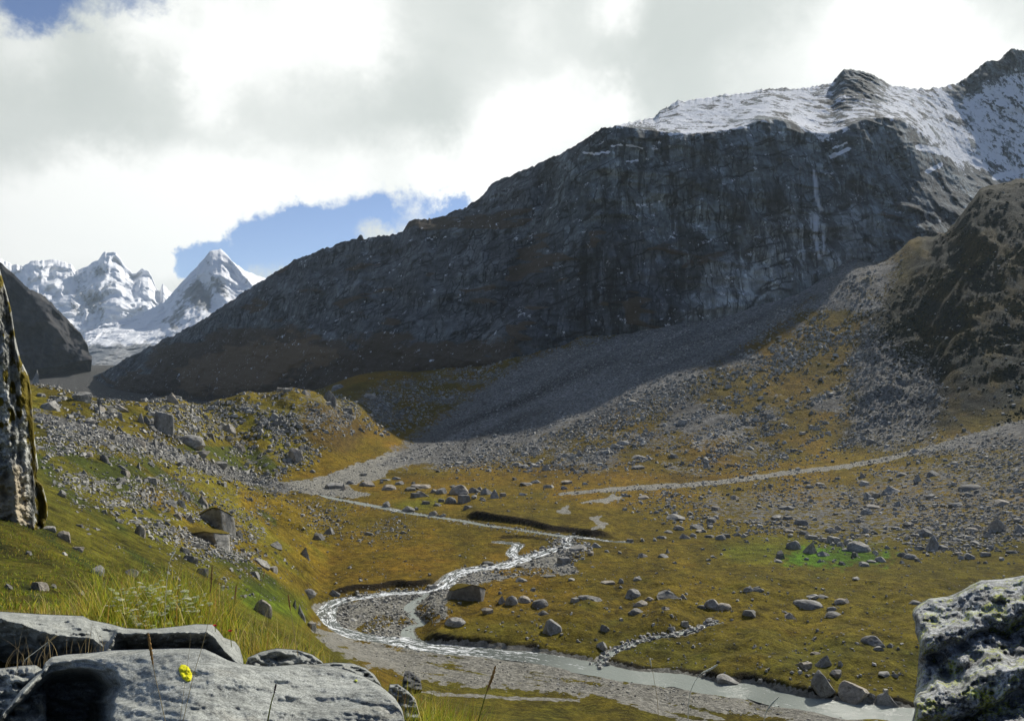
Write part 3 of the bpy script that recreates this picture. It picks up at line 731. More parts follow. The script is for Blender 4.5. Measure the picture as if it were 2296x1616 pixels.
def mat_cliff():
    m, k, b = new_mat("cliff rock with snow")
    P = k.add('ShaderNodeNewGeometry').outputs['Position']
    nA = k.noise(P, 0.012, 6, 0.6)
    nB = k.noise(P, 0.07, 7, 0.72)
    bend = k.vmath('ADD', P, k.vmath('SCALE', k.noise(P, 0.02, 3, 0.5, color=True), scale=9.0))
    stv = k.scaled(bend, (1.0, 0.30, 0.07))
    st = k.noise(stv, 0.055, 6, 0.66, 0.2)
    st2 = k.noise(stv, 0.17, 5, 0.66, 0.3)
    stl = k.noise(k.scaled(bend, (0.22, 0.2, 1.0)), 0.07, 6, 0.7)
    rock = k.mix(k.ramp(nA, 0.38, 0.62), (0.100, 0.120, 0.130), (0.184, 0.212, 0.214))
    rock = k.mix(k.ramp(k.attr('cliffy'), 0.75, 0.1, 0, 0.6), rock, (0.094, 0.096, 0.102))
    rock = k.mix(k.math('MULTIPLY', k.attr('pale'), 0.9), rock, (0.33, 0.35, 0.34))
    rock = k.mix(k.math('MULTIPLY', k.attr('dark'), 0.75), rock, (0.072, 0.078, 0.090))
    rock = k.vmath('SCALE', rock, scale=k.ramp(nB, 0.28, 0.72, 0.45, 1.55))
    rock = k.vmath('SCALE', rock, scale=k.ramp(stl, 0.30, 0.70, 0.70, 1.30))
    crk = k.voronoi(k.vmath('ADD', k.scaled(P, (1.0, 0.8, 0.45)), k.vmath('SCALE', k.noise(P, 0.03, 5, 0.7, color=True), scale=34.0)), 0.03, feature='DISTANCE_TO_EDGE')
    rock = k.mix(k.ramp(crk, 0.04, 0.0, 0, 0.4), rock, (0.018, 0.019, 0.022))
    # blocks, upright joints and tilted ledges, their relief shading put into the colour
    wv = k.vmath('ADD', P, k.vmath('SCALE', k.noise(P, 0.06, 4, 0.6, color=True), scale=11.0))
    cell = k.add('ShaderNodeSeparateColor'); k.put(cell.inputs[0], k.voronoi(k.scaled(wv, (1.0, 0.5, 0.42)), 0.062, out='Color'))
    rock = k.vmath('SCALE', rock, scale=k.ramp(cell.outputs[0], 0, 1, 0.72, 1.30, smooth=False))
    jv = k.voronoi(k.scaled(wv, (1.0, 0.4, 0.13)), 0.10, feature='DISTANCE_TO_EDGE')
    jl = k.math('MULTIPLY', k.ramp(jv, 0.085, 0.01), k.ramp(k.noise(P, 0.035, 4, 0.6), 0.42, 0.58))
    tilt = k.add('ShaderNodeVectorRotate', rotation_type='Y_AXIS'); k.put(tilt.inputs['Vector'], wv); tilt.inputs['Angle'].default_value = 0.35
    lv_ = k.voronoi(k.scaled(tilt.outputs[0], (0.16, 0.3, 1.0)), 0.075, feature='DISTANCE_TO_EDGE')
    ll = k.math('MULTIPLY', k.ramp(lv_, 0.10, 0.01), k.ramp(k.noise(P, 0.028, 4, 0.6), 0.44, 0.58))
    rock = k.vmath('SCALE', rock, scale=k.math('SUBTRACT', 1.0, k.math('MULTIPLY', k.math('MAXIMUM', jl, ll), 0.78)))
    # dark seepage streaks run down the smooth walls, pale washed ones between
    seep = k.math('MULTIPLY', k.math('MAXIMUM', k.ramp(st, 0.50, 0.57), k.ramp(st2, 0.55, 0.64, 0, 0.8)), k.ramp(k.attr('cliffy'), 0.1, 0.9, 0.3, 0.9))
    seep = k.math('MULTIPLY', seep, k.math('MAXIMUM', k.attr('pale'), k.ramp(nA, 0.36, 0.56, 0.35, 1.0)))
    rock = k.mix(seep, rock, k.vmath('SCALE', rock, scale=0.22))
    wash = k.math('MULTIPLY', k.ramp(st2, 0.42, 0.34), k.attr('cliffy'))
    rock = k.mix(k.math('MULTIPLY', wash, 0.65), rock, k.vmath('SCALE', rock, scale=2.3))
    rock = k.mix(k.math('MULTIPLY', k.ramp(k.math('ADD', k.attr('brush'), k.math('MULTIPLY', k.math('SUBTRACT', k.noise(P, 0.14, 5, 0.7), 0.5), 0.8)), 0.4, 0.7), 0.85), rock, (0.078, 0.055, 0.033))
    rock = k.mix(k.math('MULTIPLY', k.ramp(k.math('ADD', k.attr('faint_sun'), k.math('MULTIPLY', k.math('SUBTRACT', k.noise(P, 0.06, 5, 0.7), 0.5), 1.0)), 0.5, 0.9), 0.6), rock, (0.20, 0.135, 0.075))
    # scattered pale blocks on the lower brown slopes
    v = k.voronoi(P, 0.13, out='Distance')
    blk_ = k.math('MULTIPLY', k.ramp(v, 0.20, 0.12), k.math('MULTIPLY', k.attr('brush'), k.ramp(k.noise(P, 0.02, 4, 0.6), 0.48, 0.62)))
    rock = k.mix(blk_, rock, (0.42, 0.40, 0.36))
    rock = k.mix(k.math('MULTIPLY', k.attr('fall'), 0.85), rock, (0.55, 0.57, 0.58))
    sv = k.math('ADD', k.attr('snow'), k.math('MULTIPLY', k.math('SUBTRACT', k.noise(P, 0.22, 6, 0.80), 0.5), 2.6))
    snow = k.ramp(sv, 0.42, 0.62)
    c = k.mix(snow, rock, (0.70, 0.72, 0.75))
    k.put(b.inputs['Base Color'], c)
    b.inputs['Roughness'].default_value = 0.9
    b.inputs['Specular IOR Level'].default_value = 0.15
    h = k.math('ADD', k.math('MULTIPLY', nB, 6.0), k.math('MULTIPLY', k.noise(P, 0.35, 6, 0.7), 2.2))
    h = k.math('ADD', h, k.math('MULTIPLY', st2, 3.5))
    bump(k, b, h, 0.6, 1.0)
    return m
M_CLIFF = mat_cliff()
# the far side of the ridge drops away behind the crest
nb = 14
bt = np.linspace(0, 1, nb + 1)[1:]
back = np.stack([Xd[:, -1:] * (1 + 0.35 * bt), Yd[:, -1:] + 420 * bt, Zd[:, -1:] * (1 - bt) ** 1.0 - 30 * bt + 9 * fbm(U[:, -1:] / 40 + 0 * bt, bt * 6 + 0 * U[:, -1:], octaves=3, seed=93)], -1)
V = np.concatenate([np.stack([Xd, Yd, Zd], -1), back], axis=1)
pad = lambda a, v=None: np.concatenate([a, np.repeat(a[:, -1:] if v is None else np.full((NM, 1), v), nb, axis=1)], axis=1).ravel()
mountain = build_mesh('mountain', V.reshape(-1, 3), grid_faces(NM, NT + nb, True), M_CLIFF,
                      attrs={'snow': pad(sn), 'fall': pad(fall), 'pale': pad(pale), 'dark': pad(dark), 'brush': pad(brush), 'faint_sun': pad(faint_sun), 'cliffy': pad(cliffy)}, kind='structure')

def column_mountain(name, skyline, base, Yr, Yb, cols, rows, px0, px1, relief, mat, seed, extra=None, jag=2.0, curve=1.0, attrs_fn=None):
    u = np.linspace(px0, px1, cols)
    t = np.linspace(0, 1, rows)
    Tm, Um = np.meshgrid(t, u, indexing='xy')
    kx = np.hanning(15); kx /= kx.sum(); s0 = np.convolve(np.pad(lin(u, skyline), 7, mode='edge'), kx, mode='valid')
    s1 = lin(u, skyline); near_top = smooth(Tm, .45, 1.0)
    for wdt in (41,):
        kw = np.hanning(wdt); kw /= kw.sum(); s0 = np.convolve(np.pad(s1, wdt // 2, mode='edge'), kw, mode='valid')
    top = s0[:, None] * (1 - near_top) + s1[:, None] * near_top - jag * ridged(Um / 9, Um * 0, octaves=3, seed=seed) * smooth(Tm, .88, 1.0)
    bot = lin(Um, base)
    pym = bot + (top - bot) * Tm
    yr = lin(Um, Yr); yb = lin(Um, Yb)
    y = yb + (yr - yb) * Tm ** curve
    xw = (Um - CX) / FOC * y; zw = EYE - (pym - CY) / FOC * y
    e = smooth(Tm, 0, .1) * (1 - 0.7 * smooth(Tm, .94, 1))
    p = relief(xw, y, zw, Um, pym) * e
    if extra is not None:
        p = p + extra(Um, pym, Tm)
    y2 = y - p
    Vt = np.stack([(Um - CX) / FOC * y2, y2, EYE - (pym - CY) / FOC * y2], -1)
    bt = np.linspace(0, 1, 9)[1:]
    bk = np.stack([Vt[:, -1:, 0] * (1 + 0.27 * bt), Vt[:, -1:, 1] * (1 + 0.25 * bt), Vt[:, -1:, 2] * (1 - bt) - 160 * bt], -1)
    Vt = np.concatenate([Vt, bk], 1)
    at_ = {}
    if attrs_fn:
        for kk, a in attrs_fn(Um, pym, Tm, xw, y, zw, p).items():
            at_[kk] = np.concatenate([a, np.repeat(a[:, -1:], 8, axis=1)], 1).ravel()
    return build_mesh(name, Vt.reshape(-1, 3), grid_faces(cols, rows + 8, True), mat, attrs=at_, kind='structure')

def mat_snowpeak():
    m, k, b = new_mat("snow peak")
    g = k.add('ShaderNodeNewGeometry')
    P = g.outputs['Position']
    n = k.noise(P, 0.009, 7, 0.75)
    n2 = k.noise(k.scaled(P, (1, 1, 0.35)), 0.04, 6, 0.75)
    sv = k.math('ADD', k.attr('snow'), k.math('ADD', k.math('MULTIPLY', k.math('SUBTRACT', n, 0.5), 1.1), k.math('MULTIPLY', k.math('SUBTRACT', n2, 0.5), 0.9)))
    c = k.mix(k.ramp(sv, 0.2, 0.5), (0.26, 0.27, 0.28), (0.88, 0.89, 0.91))
    k.put(b.inputs['Base Color'], c)
    b.inputs['Roughness'].default_value = 0.8
    b.inputs['Specular IOR Level'].default_value = 0.2
    bump(k, b, k.math('ADD', k.math('MULTIPLY', n, 60), k.math('MULTIPLY', n2, 22)), 0.5, 1.0)
    return m
M_PEAK = mat_snowpeak()
SKY1 = [(-60,575),(0,578),(25,592),(50,596),(75,584),(125,583),(160,592),(170,607),(190,600),(205,590),(220,583),(228,572),(235,565),(260,567),(270,580),(280,596),(300,614),(320,602),(334,609),(340,620),(350,646),(358,652),(365,634),(378,652),(390,658),(420,676),(470,700),(560,760)]
def rel1(x, y, z, u, py):
    return 420 * ridged(x / 700 + z / 900, z / 900, y / 1500, octaves=5, seed=101) + 130 * fbm(x / 160, z / 160, y / 160, octaves=4, seed=103)
def at1(u, py, t, x, y, z, p):
    s = 0.70 + 0.4 * fbm(u / 26, py / 40, octaves=3, seed=105)
    s = s + 0.7 * smooth(poly_sd(u, py, [(80,600),(150,600),(170,640),(140,690),(80,660)]), -8, 8) + 0.6 * smooth(poly_sd(u, py, [(270,640),(340,640),(360,700),(300,740),(240,720)]), -12, 12)
    s = s - 0.30 * smooth(poly_sd(u, py, [(150,640),(230,590),(250,660),(200,720),(160,720)]) + 12 * fbm(u / 9, py / 9, octaves=2, seed=1), -12, 10)
    return {'snow': s}
snow_massif = column_mountain('snow_mountain', SKY1, [(-60,830),(560,830)], [(-60,7600),(560,7000)], [(-60,5600),(560,5400)], 280, 120, -60, 560, rel1, M_PEAK, 107, attrs_fn=at1, jag=3)
SKY2 = [(150,800),(190,748),(230,728),(300,708),(345,690),(365,680),(385,658),(415,625),(435,604),(455,583),(470,565),(476,562),(490,560),(495,557),(505,567),(520,585),(550,607),(590,622),(640,650),(760,720)]
def rel2(x, y, z, u, py):
    return 90 * ridged(x / 300 + z / 500, z / 380, octaves=6, seed=111) + 55 * fbm(x / 80, z / 80, y / 80, octaves=4, seed=113)
def spur2(u, py, t):
    c = 495 + (py - 557) * 0.85                      # the rib that falls from the top
    rib = np.exp(-np.abs(u - c) / 26) * smooth(py, 557, 590) * (1 - smooth(py, 700, 780))
    c2 = 470 - (py - 640) * 0.75
    bowl = np.exp(-((u - (455 + (py - 640) * .45)) / 22) ** 2) * smooth(py, 590, 640) * (1 - smooth(py, 690, 730))
    return 260 * rib - 130 * bowl - 240 * smooth(u - c, 0, 60) * smooth(py, 557, 600)
def at2(u, py, t, x, y, z, p):
    s = 0.62 + 0.45 * fbm(u / 22, py / 30, octaves=3, seed=115)
    s = s + 0.9 * smooth(u - (500 + (py - 557) * 1.02), 0, 8)
    s = s - 0.38 * smooth(poly_sd(u, py, [(430,640),(470,620),(500,640),(470,700),(420,700),(395,740),(370,720)]) + 14 * fbm(u / 12, py / 8, octaves=3, seed=2), -14, 8)
    s = s - 1.3 * smooth(py, 768, 800) - 0.3 * smooth(poly_sd(u, py, [(200,770),(330,770),(360,740),(400,760),(360,810),(200,800)]), -14, 10)
    s = s + 0.6 * smooth(poly_sd(u, py, [(200,748),(300,705),(370,690),(350,730),(220,760)]), -10, 8)
    return {'snow': s}
snow_pyramid = column_mountain('snow_mountain.001', SKY2, [(150,862),(760,862)], [(150,4400),(365,5000),(495,5200),(760,5200)], [(150,3300),(760,3300)], 280, 150, 150, 760, rel2, M_PEAK, 117, extra=spur2, attrs_fn=at2, jag=2)

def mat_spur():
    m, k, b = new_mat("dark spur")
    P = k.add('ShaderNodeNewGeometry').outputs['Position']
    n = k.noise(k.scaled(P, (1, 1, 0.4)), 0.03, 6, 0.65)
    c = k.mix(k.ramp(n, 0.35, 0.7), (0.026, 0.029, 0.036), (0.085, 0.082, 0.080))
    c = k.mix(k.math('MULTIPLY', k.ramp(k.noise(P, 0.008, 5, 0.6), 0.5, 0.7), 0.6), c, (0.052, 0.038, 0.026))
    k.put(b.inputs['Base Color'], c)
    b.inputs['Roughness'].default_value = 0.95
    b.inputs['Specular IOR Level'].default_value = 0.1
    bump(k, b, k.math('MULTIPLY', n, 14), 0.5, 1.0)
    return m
SKY3 = [(-200,430),(-80,520),(0,587),(30,614),(65,649),(100,664),(120,684),(140,704),(165,732),(180,744),(186,757),(196,772),(199,790),(206,806)]
def rel3(x, y, z, u, py):
    return 60 * ridged(x / 160 + z / 260, z / 260, octaves=5, seed=121) + 30 * fbm(x / 40, z / 40, y / 40, octaves=3, seed=123)
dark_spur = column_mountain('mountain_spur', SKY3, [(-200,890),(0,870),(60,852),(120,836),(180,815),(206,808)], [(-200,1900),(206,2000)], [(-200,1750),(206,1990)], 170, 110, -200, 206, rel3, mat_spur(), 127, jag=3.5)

# ------------------------------------------------------------------ water
def mat_water():
    m, k, b = new_mat("glacial water")
    P = k.add('ShaderNodeNewGeometry').outputs['Position']
    fl = k.add('ShaderNodeCombineXYZ'); k.put(fl.inputs[0], k.attr('along')); k.put(fl.inputs[1], k.attr('across'))
    n = k.noise(k.scaled(fl.outputs[0], (0.22, 1.0, 1.0)), 1.0, 6, 0.72, 0.8)
    n2 = k.noise(k.scaled(fl.outputs[0], (0.6, 1.6, 1.0)), 1.5, 5, 0.7, 0.5)
    f = k.math('ADD', k.attr('foam'), k.math('ADD', k.math('MULTIPLY', k.math('SUBTRACT', n, 0.5), 1.5), k.math('MULTIPLY', k.math('SUBTRACT', n2, 0.5), 1.0)))
    foam = k.ramp(f, 0.46, 0.66)
    c = k.mix(foam, (0.27, 0.295, 0.26), (0.85, 0.87, 0.87))
    c = k.mix(k.ramp(k.attr('foam'), 0.2, 0.45, 0, .85), c, k.mix(foam, (0.07, 0.08, 0.07), (0.80, 0.82, 0.82)))
    k.put(b.inputs['Base Color'], c)
    k.put(b.inputs['Roughness'], k.ramp(foam, 0, 1, 0.22, 0.6))
    b.inputs['IOR'].default_value = 1.33
    bump(k, b, k.math('ADD', n, k.math('MULTIPLY', n2, 0.5)), 0.55, 0.35)
    return m
M_WATER = mat_water()
def course_mesh(name, nm, foam_pts):
    q, w, zq = COURSES[nm]
    t = np.gradient(q, axis=0); t /= np.linalg.norm(t, axis=1)[:, None] + 1e-9
    nrm = np.stack([-t[:, 1], t[:, 0]], -1)
    wob = w * (1 + 0.16 * vnoise(np.arange(len(q)) / 4.0, np.zeros(len(q)), seed=3))
    ac = np.linspace(-0.62, 0.62, 9)
    xy = q[:, None, :] + nrm[:, None, :] * (wob[:, None] * ac[None, :])[..., None]
    z = np.repeat((zq - 0.22)[:, None], 9, 1)
    px = q[:, 0] / q[:, 1] * FOC + CX
    fo = np.interp(np.arange(len(q)) / (len(q) - 1.0), [p[0] for p in foam_pts], [p[1] for p in foam_pts])
    v = np.concatenate([xy, z[..., None]], -1).reshape(-1, 3)
    return build_mesh(name, v, grid_faces(len(q), 9), M_WATER, attrs={'foam': np.repeat(fo[:, None], 9, 1).ravel(), 'along': np.repeat((np.arange(len(q)) * 1.0)[:, None], 9, 1).ravel(), 'across': (wob[:, None] * ac[None, :]).ravel()}, kind='structure')
course_mesh('river', 'river', [(0, .35), (.10, .52), (.36, .54), (.45, .48), (.60, .50), (.66, .36), (.72, .12), (.80, .30), (.84, .12), (1, .10)])
course_mesh('stream', 'side', [(0, .3), (.5, .1), (1, .1)])
course_mesh('stream.001', 'upper', [(0, .4), (1, .55)])
course_mesh('stream.002', 'feed', [(0, .0), (.35, .2), (.42, .45), (.55, .1), (1, .2)])
course_mesh('stream.003', 'rill', [(0, .3), (1, .2)])

# ------------------------------------------------------------------ big rocks near the camera and the outcrop
def mat_schist(name, light, darkc, lichen=None, scale=1.0, bumps=1.0, moss=None, sheen=0.35):
    m, k, b = new_mat(name)
    P = k.add('ShaderNodeNewGeometry').outputs['Position']
    S = k.scaled(P, (0.8 * scale, 1.0 * scale, 1.4 * scale))
    n1_ = k.noise(S, 5, 7, 0.68)
    n2_ = k.noise(k.scaled(P, (0.55 * scale, 1.5 * scale, 2.4 * scale)), 22, 6, 0.72)
    n3_ = k.noise(S, 95, 4, 0.7)
    fol = k.noise(k.scaled(P, (0.35 * scale, 1.0 * scale, 3.2 * scale)), 9, 5, 0.65, 0.5)
    c = k.mix(k.ramp(n1_, 0.30, 0.68), darkc, light)
    c = k.vmath('SCALE', c, scale=k.math('MULTIPLY', k.ramp(n2_, 0.28, 0.72, 0.55, 1.38), k.ramp(k.noise(S, 170, 3, 0.75), 0.32, 0.68, 0.50, 1.50)))
    warm = k.ramp(k.noise(S, 3.1, 5, 0.6), 0.56, 0.72, 0, 0.4)
    c = k.mix(warm, c, k.vmath('MULTIPLY', c, (1.06, 0.94, 0.80)))
    pit = k.ramp(k.noise(k.scaled(P, (0.6 * scale, 1.2 * scale, 1.6 * scale)), 40, 5, 0.75), 0.36, 0.30)
    c = k.mix(k.math('MULTIPLY', pit, 0.7), c, (0.03, 0.03, 0.028))
    if lichen:
        lv = k.math('ADD', k.noise(S, 7.5, 6, 0.7), k.math('MULTIPLY', k.math('SUBTRACT', k.noise(S, 60, 3, 0.7), 0.5), 0.5))
        c = k.mix(k.ramp(lv, lichen[1], lichen[1] + 0.07), c, lichen[0])
        lv2 = k.math('ADD', k.noise(S, 14, 6, 0.72), k.math('MULTIPLY', k.math('SUBTRACT', k.noise(S, 90, 3, 0.7), 0.5), 0.6))
        c = k.mix(k.math('MULTIPLY', k.ramp(lv2, 0.50, 0.60), 0.8), c, (0.52, 0.54, 0.54))
        c = k.mix(k.math('MULTIPLY', k.ramp(lv2, 0.46, 0.40), 0.7), c, (0.045, 0.045, 0.045))
    if moss:
        mv = k.math('ADD', k.attr('moss'), k.math('MULTIPLY', k.math('SUBTRACT', k.noise(P, 0.9, 6, 0.7), 0.5), 1.6))
        c = k.mix(k.ramp(mv, 0.45, 0.62), c, k.mix(k.noise(P, 0.7, 4, 0.6), moss[0], moss[1]))
        c = k.mix(k.attr('tan'), c, (0.46, 0.38, 0.25))
    k.put(b.inputs['Base Color'], c)
    b.inputs['Roughness'].default_value = 0.55 if sheen > .3 else 0.85
    b.inputs['Specular IOR Level'].default_value = sheen
    h = k.math('ADD', k.math('MULTIPLY', n1_, 0.05), k.math('MULTIPLY', fol, 0.03))
    h = k.math('ADD', h, k.math('ADD', k.math('MULTIPLY', n2_, 0.016), k.math('MULTIPLY', n3_, 0.006)))
    bump(k, b, h, 0.6, bumps)
    return m

def relief_rock(name, u0, u1, nu, nv, top, bot, depth, left=None, right=None, rnd=(26, 0.18), thick=0.8, mat=None, parent=None, attrs_fn=None, rough=None):
    u = np.linspace(u0, u1, nu)
    v = np.linspace(0, 1, nv) ** 1.15
    Ug, Vg = np.meshgrid(u, v, indexing='ij')
    tp = lin(Ug, top) if not callable(top) else top(Ug)
    bt = lin(Ug, bot) if not callable(bot) else bot(Ug)
    py = tp + (bt - tp) * Vg
    px = Ug.copy()
    e = np.clip((py - tp) / rnd[0], 0, 1)
    if left is not None:
        L = np.interp(py, [p[1] for p in left], [p[0] for p in left]); px = np.maximum(px, L)
        e = np.minimum(e, np.clip((px - L) / rnd[0], 0, 1))
    if right is not None:
        R = np.interp(py, [p[1] for p in right], [p[0] for p in right]); px = np.minimum(px, R)
        e = np.minimum(e, np.clip((R - px) / rnd[0], 0, 1))
    Y = depth(px, py) + rnd[1] * (1 - np.sqrt(np.clip(1 - (1 - e) ** 2, 0, 1)))
    if rough is not None:
        Y = Y + rough(px, py) * smooth(e, 0, 1)
    F = world_of(px, py, Y)
    Yb = Y[:, :] * 0 + Y.max() + thick
    cxm = px.mean(); 
    B = world_of(cxm + (px - cxm) * 0.92, py + (bt - tp) * 0.10 + 6, Yb)
    n = nu * nv
    idx = np.arange(n).reshape(nu, nv)
    f1 = grid_faces(nu, nv, False)
    ring = np.concatenate([idx[:, 0], idx[-1, 1:], idx[-2::-1, -1], idx[0, -2:0:-1]])
    r2 = np.roll(ring, -1); m_ = len(ring); bi = n + np.arange(m_); b2 = np.roll(bi, -1)
    f3 = np.stack([ring, bi, b2, r2], -1)
    f2 = np.stack([bi, np.full(m_, n + m_), np.full(m_, n + m_), b2], -1)
    Bk = B.reshape(-1, 3)[ring]
    V_ = np.concatenate([F.reshape(-1, 3), Bk, Bk.mean(0, keepdims=True) + np.array([[0, 0.25 * thick, 0]])])
    at_ = {kk: np.concatenate([a.ravel(), a.ravel()[ring], a.ravel()[:1]]) for kk, a in (attrs_fn(px, py) if attrs_fn else {}).items()}
    o = build_mesh(name, V_, np.concatenate([f1, f3]), mat, parent, at_, tris=f2[:, [0, 1, 3]])
    return o, depth

M_SLAB = mat_schist("silvery schist", (0.325, 0.335, 0.305), (0.215, 0.224, 0.205), sheen=0.2, bumps=0.6)
TOPF = [(-60,1830),(-20,1650),(8,1596),(45,1548),(82,1512),(95,1500),(100,1486),(117,1471),(147,1466),(208,1462),(244,1457),(330,1454),(415,1452),(457,1453),(484,1465),(513,1480),(537,1486),(560,1489),(597,1494),(634,1491),(683,1487),(744,1492),(780,1502),(817,1516),
        (853,1536),(885,1563),(902,1590),(909,1625),(912,1700),(914,1835)]
def depth_front(px, py):
    lit = np.interp(py, [1450, 1500, 1616, 1850], [3.55, 3.28, 2.78, 2.1]) + 0.10 * np.sin(px / 95.0) + 0.0005 * np.abs(px - 480)
    nz = fbm(px / 30, py / 12, octaves=3, seed=201)
    Bd = np.interp(py, [1470, 1480, 1490, 1505, 1540, 1570, 1616, 1850], [60, 205, 232, 262, 266, 254, 248, 235]) + 9 * nz
    td = np.interp(px, [-60, 0, 45, 80, 100, 117, 160, 205, 260], [1700, 1612, 1566, 1526, 1507, 1491, 1482, 1483, 1500]) + 5 * nz
    dk = (1 - smooth(px - Bd, -7, 5)) * smooth(py - td, -5, 7)
    cave = smooth(Bd - px, 0, 60) * smooth(py - td, 0, 50)
    wall = 3.50 + 0.55 * cave + 0.05 * nz
    return lit * (1 - dk) + np.maximum(wall, lit + 0.05) * dk
def rough_front(px, py):
    s = (py - 1450) / 150
    return 0.085 * fbm(px / 130, py / 40, octaves=3, seed=203) + 0.030 * ridged((px + 2.0 * py) / 120, (py - 0.22 * px) / 22, octaves=4, seed=205) * (0.25 + 0.75 * smooth(py, 1530, 1640)) + 0.010 * fbm(px / 10, py / 6, octaves=3, seed=207)
front_rock, _ = relief_rock('foreground_rock', -60, 914, 350, 120, TOPF, lambda u: 0 * u + 1850.0, depth_front, rnd=(16, 0.10), thick=0.7, mat=M_SLAB, rough=rough_front)
tag(front_rock, "broad pale schist rock with a bright yellow lichen spot and a deep dark hollow", "rock")
front_rock.name = 'schist_rock'
# the yellow lichen rosette
def mat_flat(name, col, rough=0.8, trans=0.0):
    m, k, b = new_mat(name)
    P = k.add('ShaderNodeNewGeometry').outputs['Position']
    k.put(b.inputs['Base Color'], k.vmath('SCALE', k.mix(0.0, col, col), scale=k.ramp(k.noise(P, 60, 4, 0.6), 0.25, 0.75, 0.7, 1.3)))
    b.inputs['Roughness'].default_value = rough
    b.inputs['Specular IOR Level'].default_value = 0.15
    return m
def lichen(px, py, rx, ry, seed, parent, depth, col, rough_fn):
    a = np.linspace(0, 2 * np.pi, 40, endpoint=False); r = np.linspace(0, 1, 9)
    Rg, Ag = np.meshgrid(r, a, indexing='ij')
    lob = 1 + 0.22 * fbm(np.cos(Ag) * 2.2, np.sin(Ag) * 2.2, octaves=3, seed=seed)
    x = px + rx * Rg * lob * np.cos(Ag) + 0.25 * ry * Rg * np.sin(Ag); y = py + ry * Rg * lob * np.sin(Ag)
    Yl = depth(x, y) + rough_fn(x, y) - 0.012 * (1 - Rg ** 6) - 0.004 * (1 + vnoise(x / 3, y / 3, seed=seed)) * (Rg < .99) + 0.01 * (Rg > .99)
    i = np.arange(9 * 40).reshape(9, 40)
    f = np.stack([i[:-1], np.roll(i, -1, 1)[:-1], np.roll(i, -1, 1)[1:], i[1:]], -1).reshape(-1, 4)
    return build_mesh('lichen_patch', world_of(x, y, Yl), f, col, parent)
M_LICHEN = mat_flat("yellow lichen", (0.62, 0.58, 0.012))
lichen(416, 1508, 15, 21, 5, front_rock, depth_front, M_LICHEN, rough_front)
M_LICHEN2 = mat_flat("pale green lichen", (0.36, 0.40, 0.06))
lichen(798, 1525, 4, 3, 9, front_rock, depth_front, M_LICHEN2, rough_front)

TOPB = [(-160,1362),(0,1370),(93,1376),(186,1380),(203,1389),(244,1397),(281,1407),(330,1410),(391,1404),(440,1398),(476,1399),(491,1414),(501,1428),(527,1437),(537,1450),(546,1482),(550,1560)]
def depth_slab(px, py):
    tp = lin(px, TOPB)
    nz = fbm(px / 26, py / 10, octaves=3, seed=211)
    L = np.interp(px, [-160, 0, 60, 81, 117, 151, 208, 232, 245, 262, 391, 464, 480, 505, 550], [1380, 1388, 1404, 1414, 1421, 1427, 1432, 1450, 1452, 1420, 1419, 1417, 1428, 1462, 1500]) + 3 * nz
    f = np.clip((L - py) / np.maximum(L - tp, 4), 0, 1)
    lit = 4.25 + 0.75 * f
    wall = 4.30 + np.maximum(py - L, 0) * np.where(px < 240, 0.012, 0.0085)
    k_ = smooth(py - L, -2, 3)
    bridge = 0.85 * np.exp(-((px - 246) / 20) ** 2) * smooth(py, 1418, 1442)
    return (lit * (1 - k_) + wall * k_) * (1 - bridge) + 4.2 * bridge
slab_rock, _ = relief_rock('schist_rock', -160, 550, 300, 90, TOPB, lambda u: 0 * u + 1600.0, depth_slab, rnd=(7, 0.10), thick=0.8, mat=M_SLAB,
                           rough=lambda px, py: 0.09 * fbm(px / 34, py / 12, octaves=5, seed=213) + 0.03 * fbm(px / 9, py / 5, octaves=3, seed=215))
tag(slab_rock, "long pale schist slab with a shadowed underside, lying behind the rock with yellow lichen", "rock")
def small_relief(label, pts, Ya, Yb, seed, bottom=1600.0, mat=None):
    x0, x1 = pts[0][0], pts[-1][0]
    o, _ = relief_rock('schist_rock', x0, x1, 90, 50, pts, lambda u: 0 * u + bottom, lambda px, py: np.interp(py, [min(p[1] for p in pts), bottom], [Ya, Yb]), rnd=(10, 0.12), thick=0.5, mat=mat or M_SLAB,
                       rough=lambda px, py: 0.10 * fbm(px / 26, py / 12, octaves=4, seed=seed) + 0.05 * ridged(px / 40, py / 14, octaves=3, seed=seed + 3))
    return tag(o, label, "rock")
small_relief("low grey rock wedged left of the dark hollow, below the long slab", [(-150,1500),(0,1497),(49,1491),(80,1489),(96,1500),(104,1560)], 3.85, 3.2, 221, 1700)
small_relief("flat pale rock behind wiry grass, right of the long slab's end", [(540,1520),(556,1473),(585,1460),(620,1452),(668,1456),(700,1466),(722,1482),(740,1510)], 4.9, 4.4, 223)
small_relief("pale rounded rock peeking over the shoulder of the lichen-spotted rock", [(690,1520),(705,1488),(748,1484),(790,1486),(818,1496),(838,1510),(852,1530),(862,1560)], 4.5, 4.1, 225)
small_relief("small light rock half buried in tall grass beside the lichen-spotted rock", [(862,1590),(874,1533),(892,1532),(915,1548),(932,1566),(940,1600)], 5.2, 4.9, 227, 1680)
M_DARKROCK = mat_schist("weathered dark rock", (0.12, 0.12, 0.115), (0.06, 0.06, 0.058), sheen=0.2)
small_relief("dark peaked rock in the grass above the riverside gravel", [(902,1530),(908,1504),(918,1502),(932,1512),(942,1521),(946,1540)], 14.0, 13.6, 229, 1545, M_DARKROCK)

